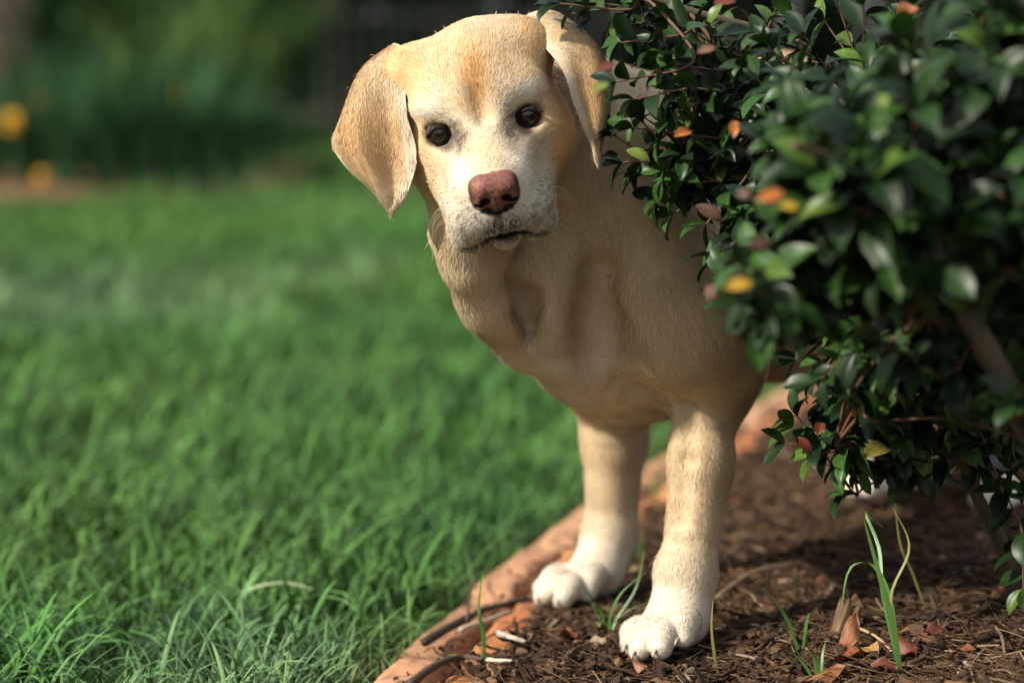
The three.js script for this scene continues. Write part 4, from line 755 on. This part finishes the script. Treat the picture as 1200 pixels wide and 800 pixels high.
// ---------------------------------------------------------------- far side of the garden
{
  // far bed of dark red mulch
  const pos = [], idx = [], col = [], nx = 40, nz = 14;
  for (let j = 0; j <= nz; j++) for (let i = 0; i <= nx; i++) { const x = lerp(-7, -1.0, i / nx), e = farEdge(x), z = e - 3.6 * j / nz, n = fbm(x * 6, 1, z * 6), tap = smoothstep(x, -2.0, -1.1); pos.push(x, 0.02 + 0.05 * smoothstep(j, 0, 3) + 0.02 * n - 0.06 * tap, z); col.push(0.13 + 0.08 * n, 0.075 + 0.04 * n, 0.045 + 0.02 * n); }
  for (let j = 0; j < nz; j++) for (let i = 0; i < nx; i++) { const a = j * (nx + 1) + i; idx.push(a, a + 1, a + nx + 1, a + 1, a + nx + 2, a + nx + 1); }
  tag(mesh('flower_bed', geo(pos, idx, { col }), soilMat), 'red brown mulched flower bed beyond the lawn', null, null, 'structure');
}
function strapPlant(p, n, h, w, mat, R, name, label, group, cat = 'plant') {
  const parts = []; for (let i = 0; i < n; i++) { const a = R() * 6.28, l = h * (0.6 + 0.5 * R()), o = 0.25 + R() * 0.35, pts = [V(Math.cos(a) * 0.05, 0, Math.sin(a) * 0.05), V(Math.cos(a) * l * o * 0.35, l * 0.55, Math.sin(a) * l * o * 0.35), V(Math.cos(a) * l * o * 0.9, l * (0.95 - R() * 0.25), Math.sin(a) * l * o * 0.9)], c = curve(pts, 6), pos = [], idx = []; const tx = -Math.sin(a) , tz = Math.cos(a); c.forEach((q, k) => { const t = k / 6, ww = w * (1 - t * 0.85); pos.push(q.x + tx * ww, q.y, q.z + tz * ww, q.x - tx * ww, q.y, q.z - tz * ww); }); for (let k = 0; k < 6; k++) idx.push(k * 2, k * 2 + 1, k * 2 + 2, k * 2 + 1, k * 2 + 3, k * 2 + 2); parts.push(geo(pos, idx)); }
  const r = base(name, p); tag(r, label, cat, group); mesh('leaves', mergeGeometries(parts), mat, r); return r;
}
function bushy(name, p, rx, ry, rz, n, leaf, cols, mat, R, label, cat, group, parent) {
  const r = parent ?? base(name, p); if (!parent) tag(r, label, cat, group);
  const M = [], C = [], blobs = []; for (let i = 0; i < 16; i++) blobs.push([V((R() * 2 - 1) * 0.75, R() * 1.6 - 0.75, (R() * 2 - 1) * 0.75), 0.28 + R() * 0.25, 0.6 + 0.8 * R()]);
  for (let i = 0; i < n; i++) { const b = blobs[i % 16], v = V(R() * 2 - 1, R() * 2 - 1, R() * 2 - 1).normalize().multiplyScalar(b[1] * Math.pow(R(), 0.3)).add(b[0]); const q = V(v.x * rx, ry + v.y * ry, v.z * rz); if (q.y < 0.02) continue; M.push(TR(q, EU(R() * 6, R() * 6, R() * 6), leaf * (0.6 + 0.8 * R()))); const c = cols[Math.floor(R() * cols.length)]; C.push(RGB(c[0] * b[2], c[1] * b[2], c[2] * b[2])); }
  instanced('crown', BGLEAF, mat, M, C, r); return r;
}
const BGLEAF = leafGeo(1, 0.5, { nu: 2, curl: 0.6 });
const bgMat = std('background foliage', [1, 1, 1], 0.7, { transmission: 0.2, specularIntensity: 0.15 });
{
  const R = rng(1313), g0 = (px, d) => { const p = at(px, 60, d); p.y = 0; return p; };
  const iris = std('blue green strap leaf', [0.045, 0.125, 0.045], 0.6, { transmission: 0.3, specularIntensity: 0.3 }), lime = std('yellow green strap leaf', [0.12, 0.20, 0.045], 0.6, { transmission: 0.35, specularIntensity: 0.3 });
  const IR = [[30, 9.9, 0.55], [75, 9.8, 0.6], [120, 9.9, 0.66], [160, 10.0, 0.7], [200, 10.1, 0.66], [235, 10.2, 0.62], [270, 10.4, 0.58], [-20, 9.8, 0.6], [95, 10.5, 0.75], [145, 10.7, 0.8], [215, 10.8, 0.8], [255, 11.0, 0.7], [305, 11.3, 0.5], [10, 10.6, 0.8], [50, 10.9, 0.85]];
  const rank = (i) => IR.filter(([x, d]) => (d < 10.45) === (IR[i][1] < 10.45) && x < IR[i][0]).length;
  IR.forEach(([x, d, h], i) => strapPlant(g0(x, d), 70, h, 0.014, iris, R, 'iris_clump', `${['first', 'second', 'third', 'fourth', 'fifth', 'sixth', 'seventh', 'eighth', 'ninth'][rank(i)]} strap leaved clump from the left in the ${d < 10.45 ? 'front' : 'back'} row of the far bed`, 'strap leaved clumps of the far flower bed'));
  [[170, 11.2, 1.05, 'leftmost of the three tall yellow green clumps in the far bed'], [232, 11.5, 0.98, 'middle of the three tall yellow green clumps in the far bed'], [288, 11.8, 1.15, 'rightmost of the three tall yellow green clumps in the far bed']].forEach(([x, d, h, l]) => strapPlant(g0(x, d), 110, h, 0.02, lime, R, 'tall_perennial', l, 'tall yellow green perennials'));
  // yellow daisies
  const petal = std('yellow flower petal', [0.70, 0.36, 0.015], 0.5, { transmission: 0.25 }), eyeM = std('brown flower centre', [0.20, 0.10, 0.02], 0.8), stemM = std('flower stem', [0.05, 0.11, 0.03], 0.6);
  for (const [x, y, d, s, l] of [[13, 148, 9.7, 0.85, 'bright yellow daisy at the left end of the far bed, highest of the yellow flowers'], [47, 215, 9.5, 0.5, 'orange yellow daisy low over the mulch of the far bed'], [46, 126, 9.9, 0.3, 'small dull yellow daisy beside the bright one in the far bed'], [208, 112, 10.2, 0.22, 'small faint yellow daisy among the tall green clumps']]) {
    const h = at(x, y, d), b = V(h.x, 0.03, h.z), r = base('yellow_flower', b); tag(r, l, 'flower', 'yellow flowers of the far bed');
    mesh('stem', tube(curve([V(), V(0.01, (h.y) * 0.5, 0), h.clone().sub(b)], 8), 0.005, 0.004, 6), stemM, r);
    for (const dy of [0, 0.035]) for (let i = 0; i < 12; i++) { const m = mesh('petal', leafGeo(0.05 * s, 0.022 * s, { seed: 4, curl: 0.3 }), petal, r); m.position.copy(h).sub(b).add(V(0, dy, 0)); m.rotation.set(0.6, i / 12 * 6.283, 0.25, 'XYZ'); }
    const e = mesh('flower_centre', new THREE.SphereGeometry(0.016 * s, 12, 8), eyeM, r); e.position.copy(h).sub(b).add(V(0, 0.012, 0.01));
  }
  // shrubs and trees behind
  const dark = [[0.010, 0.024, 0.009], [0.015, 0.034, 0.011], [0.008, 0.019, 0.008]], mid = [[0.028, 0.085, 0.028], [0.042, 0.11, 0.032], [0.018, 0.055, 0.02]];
  const BS = [[60, 13.0, 0.9, 0.7, mid, 'mid green bush behind the left end of the far flower bed'], [190, 13.4, 0.9, 0.6, mid, 'mid green bush behind the middle of the far flower bed'], [-80, 12.6, 1.0, 0.9, mid, 'mid green bush at the left edge of the view'], [330, 19, 1.5, 0.9, dark, 'dark bush beyond the fence left of the dog'], [440, 19.5, 1.8, 1.3, dark, 'dark bush beyond the fence behind the dog ear'], [560, 19, 1.6, 1.2, dark, 'dark bush behind the top of the dog head'], [700, 18, 1.8, 1.2, dark, 'dark bush far behind the upper end of the shrub'], [230, 18, 1.6, 1.3, dark, 'dark bush behind the tall yellow green clumps'], [110, 17.5, 1.7, 1.4, dark, 'dark bush right of the broad tree trunk'], [0, 18, 1.7, 1.5, dark, 'dark bush behind the broad tree trunk'], [830, 18, 2.0, 1.3, dark, 'dark bush hidden behind the shrub'], [980, 18, 2.2, 1.3, dark, 'dark bush far right behind the shrub']];
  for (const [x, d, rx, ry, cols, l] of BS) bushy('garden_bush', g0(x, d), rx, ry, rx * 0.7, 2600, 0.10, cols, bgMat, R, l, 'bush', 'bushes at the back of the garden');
  const trunkM = std('grey brown tree bark', [0.17, 0.125, 0.09], 0.95);
  const TR_ = [[-12, 12.4, 0.26, 7, 'broad grey brown tree trunk at the left edge'], [395, 20, 0.13, 8, 'dim slender trunk left of the dog ear'], [285, 17, 0.10, 7, 'slim mossy trunk above the tall green clump'], [150, 21, 0.2, 8, 'dark trunk between the two tall green clumps'], [520, 21, 0.16, 8, 'dark trunk directly above the dog head'], [650, 22, 0.2, 8, 'dark trunk hidden behind the dog ear'], [850, 21, 0.2, 8, 'dark trunk behind the upper shrub'], [1050, 21, 0.22, 8, 'dark trunk far right behind the shrub'], [330, 24, 0.18, 8, 'distant trunk beyond the fence']];
  TR_.forEach(([x, d, r, h, l], i) => {
    const p = g0(x, d), t = base('tree', p); tag(t, l, 'tree', 'trees at the back of the garden');
    mesh('trunk', tube(curve([V(0, -0.1, 0), V(0.03, 0.5, 0), V((R() - 0.5) * 0.5, h * 0.5, 0.1), V((R() - 0.5) * 0.8, h, 0)], 14), r * 1.15, r * 0.45, 14, 0.12, i), trunkM, t);
    for (let k = 0; k < 4; k++) { const a = R() * 6.28, y = h * (0.42 + 0.12 * k); mesh('limb', tube(curve([V(0, y, 0), V(Math.cos(a), y + 0.6, Math.sin(a)), V(Math.cos(a) * 2.2, y + 1.2, Math.sin(a) * 2.2)], 8), r * 0.35, r * 0.12, 7, 0.1, k), trunkM, t); }
    const c = new THREE.Group(); c.name = 'crown'; c.position.y = h * 0.42; t.add(c);
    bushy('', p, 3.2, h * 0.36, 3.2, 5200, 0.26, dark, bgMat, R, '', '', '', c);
  });
  // the dark wood behind everything
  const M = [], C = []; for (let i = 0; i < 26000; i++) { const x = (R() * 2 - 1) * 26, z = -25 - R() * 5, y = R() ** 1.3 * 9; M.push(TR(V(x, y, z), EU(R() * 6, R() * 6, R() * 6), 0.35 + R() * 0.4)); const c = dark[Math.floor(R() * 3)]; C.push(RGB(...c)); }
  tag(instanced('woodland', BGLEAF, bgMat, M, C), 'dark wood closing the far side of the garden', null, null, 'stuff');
  // fence
  const iron = std('dark painted fence metal', [0.10, 0.10, 0.085], 0.6), a = g0(180, 15.5), b = g0(720, 15.5), f = base('picket_fence', a.clone().lerp(b, 0.5)); tag(f, 'dark thin picket fence across the far end of the lawn', 'fence');
  const pk = new THREE.CylinderGeometry(0.014, 0.014, 0.95, 6), N = 30;
  for (let i = 0; i <= N; i++) { const m = mesh('picket', pk, iron, f); m.position.set(lerp(a.x, b.x, i / N) - f.position.x, 0.5, 0); }
  for (const y of [0.2, 0.86]) { const m = mesh('rail', new THREE.BoxGeometry(b.x - a.x, 0.025, 0.02), iron, f); m.position.set(0, y, 0.012); }
}
renderer.render(scene, camera);
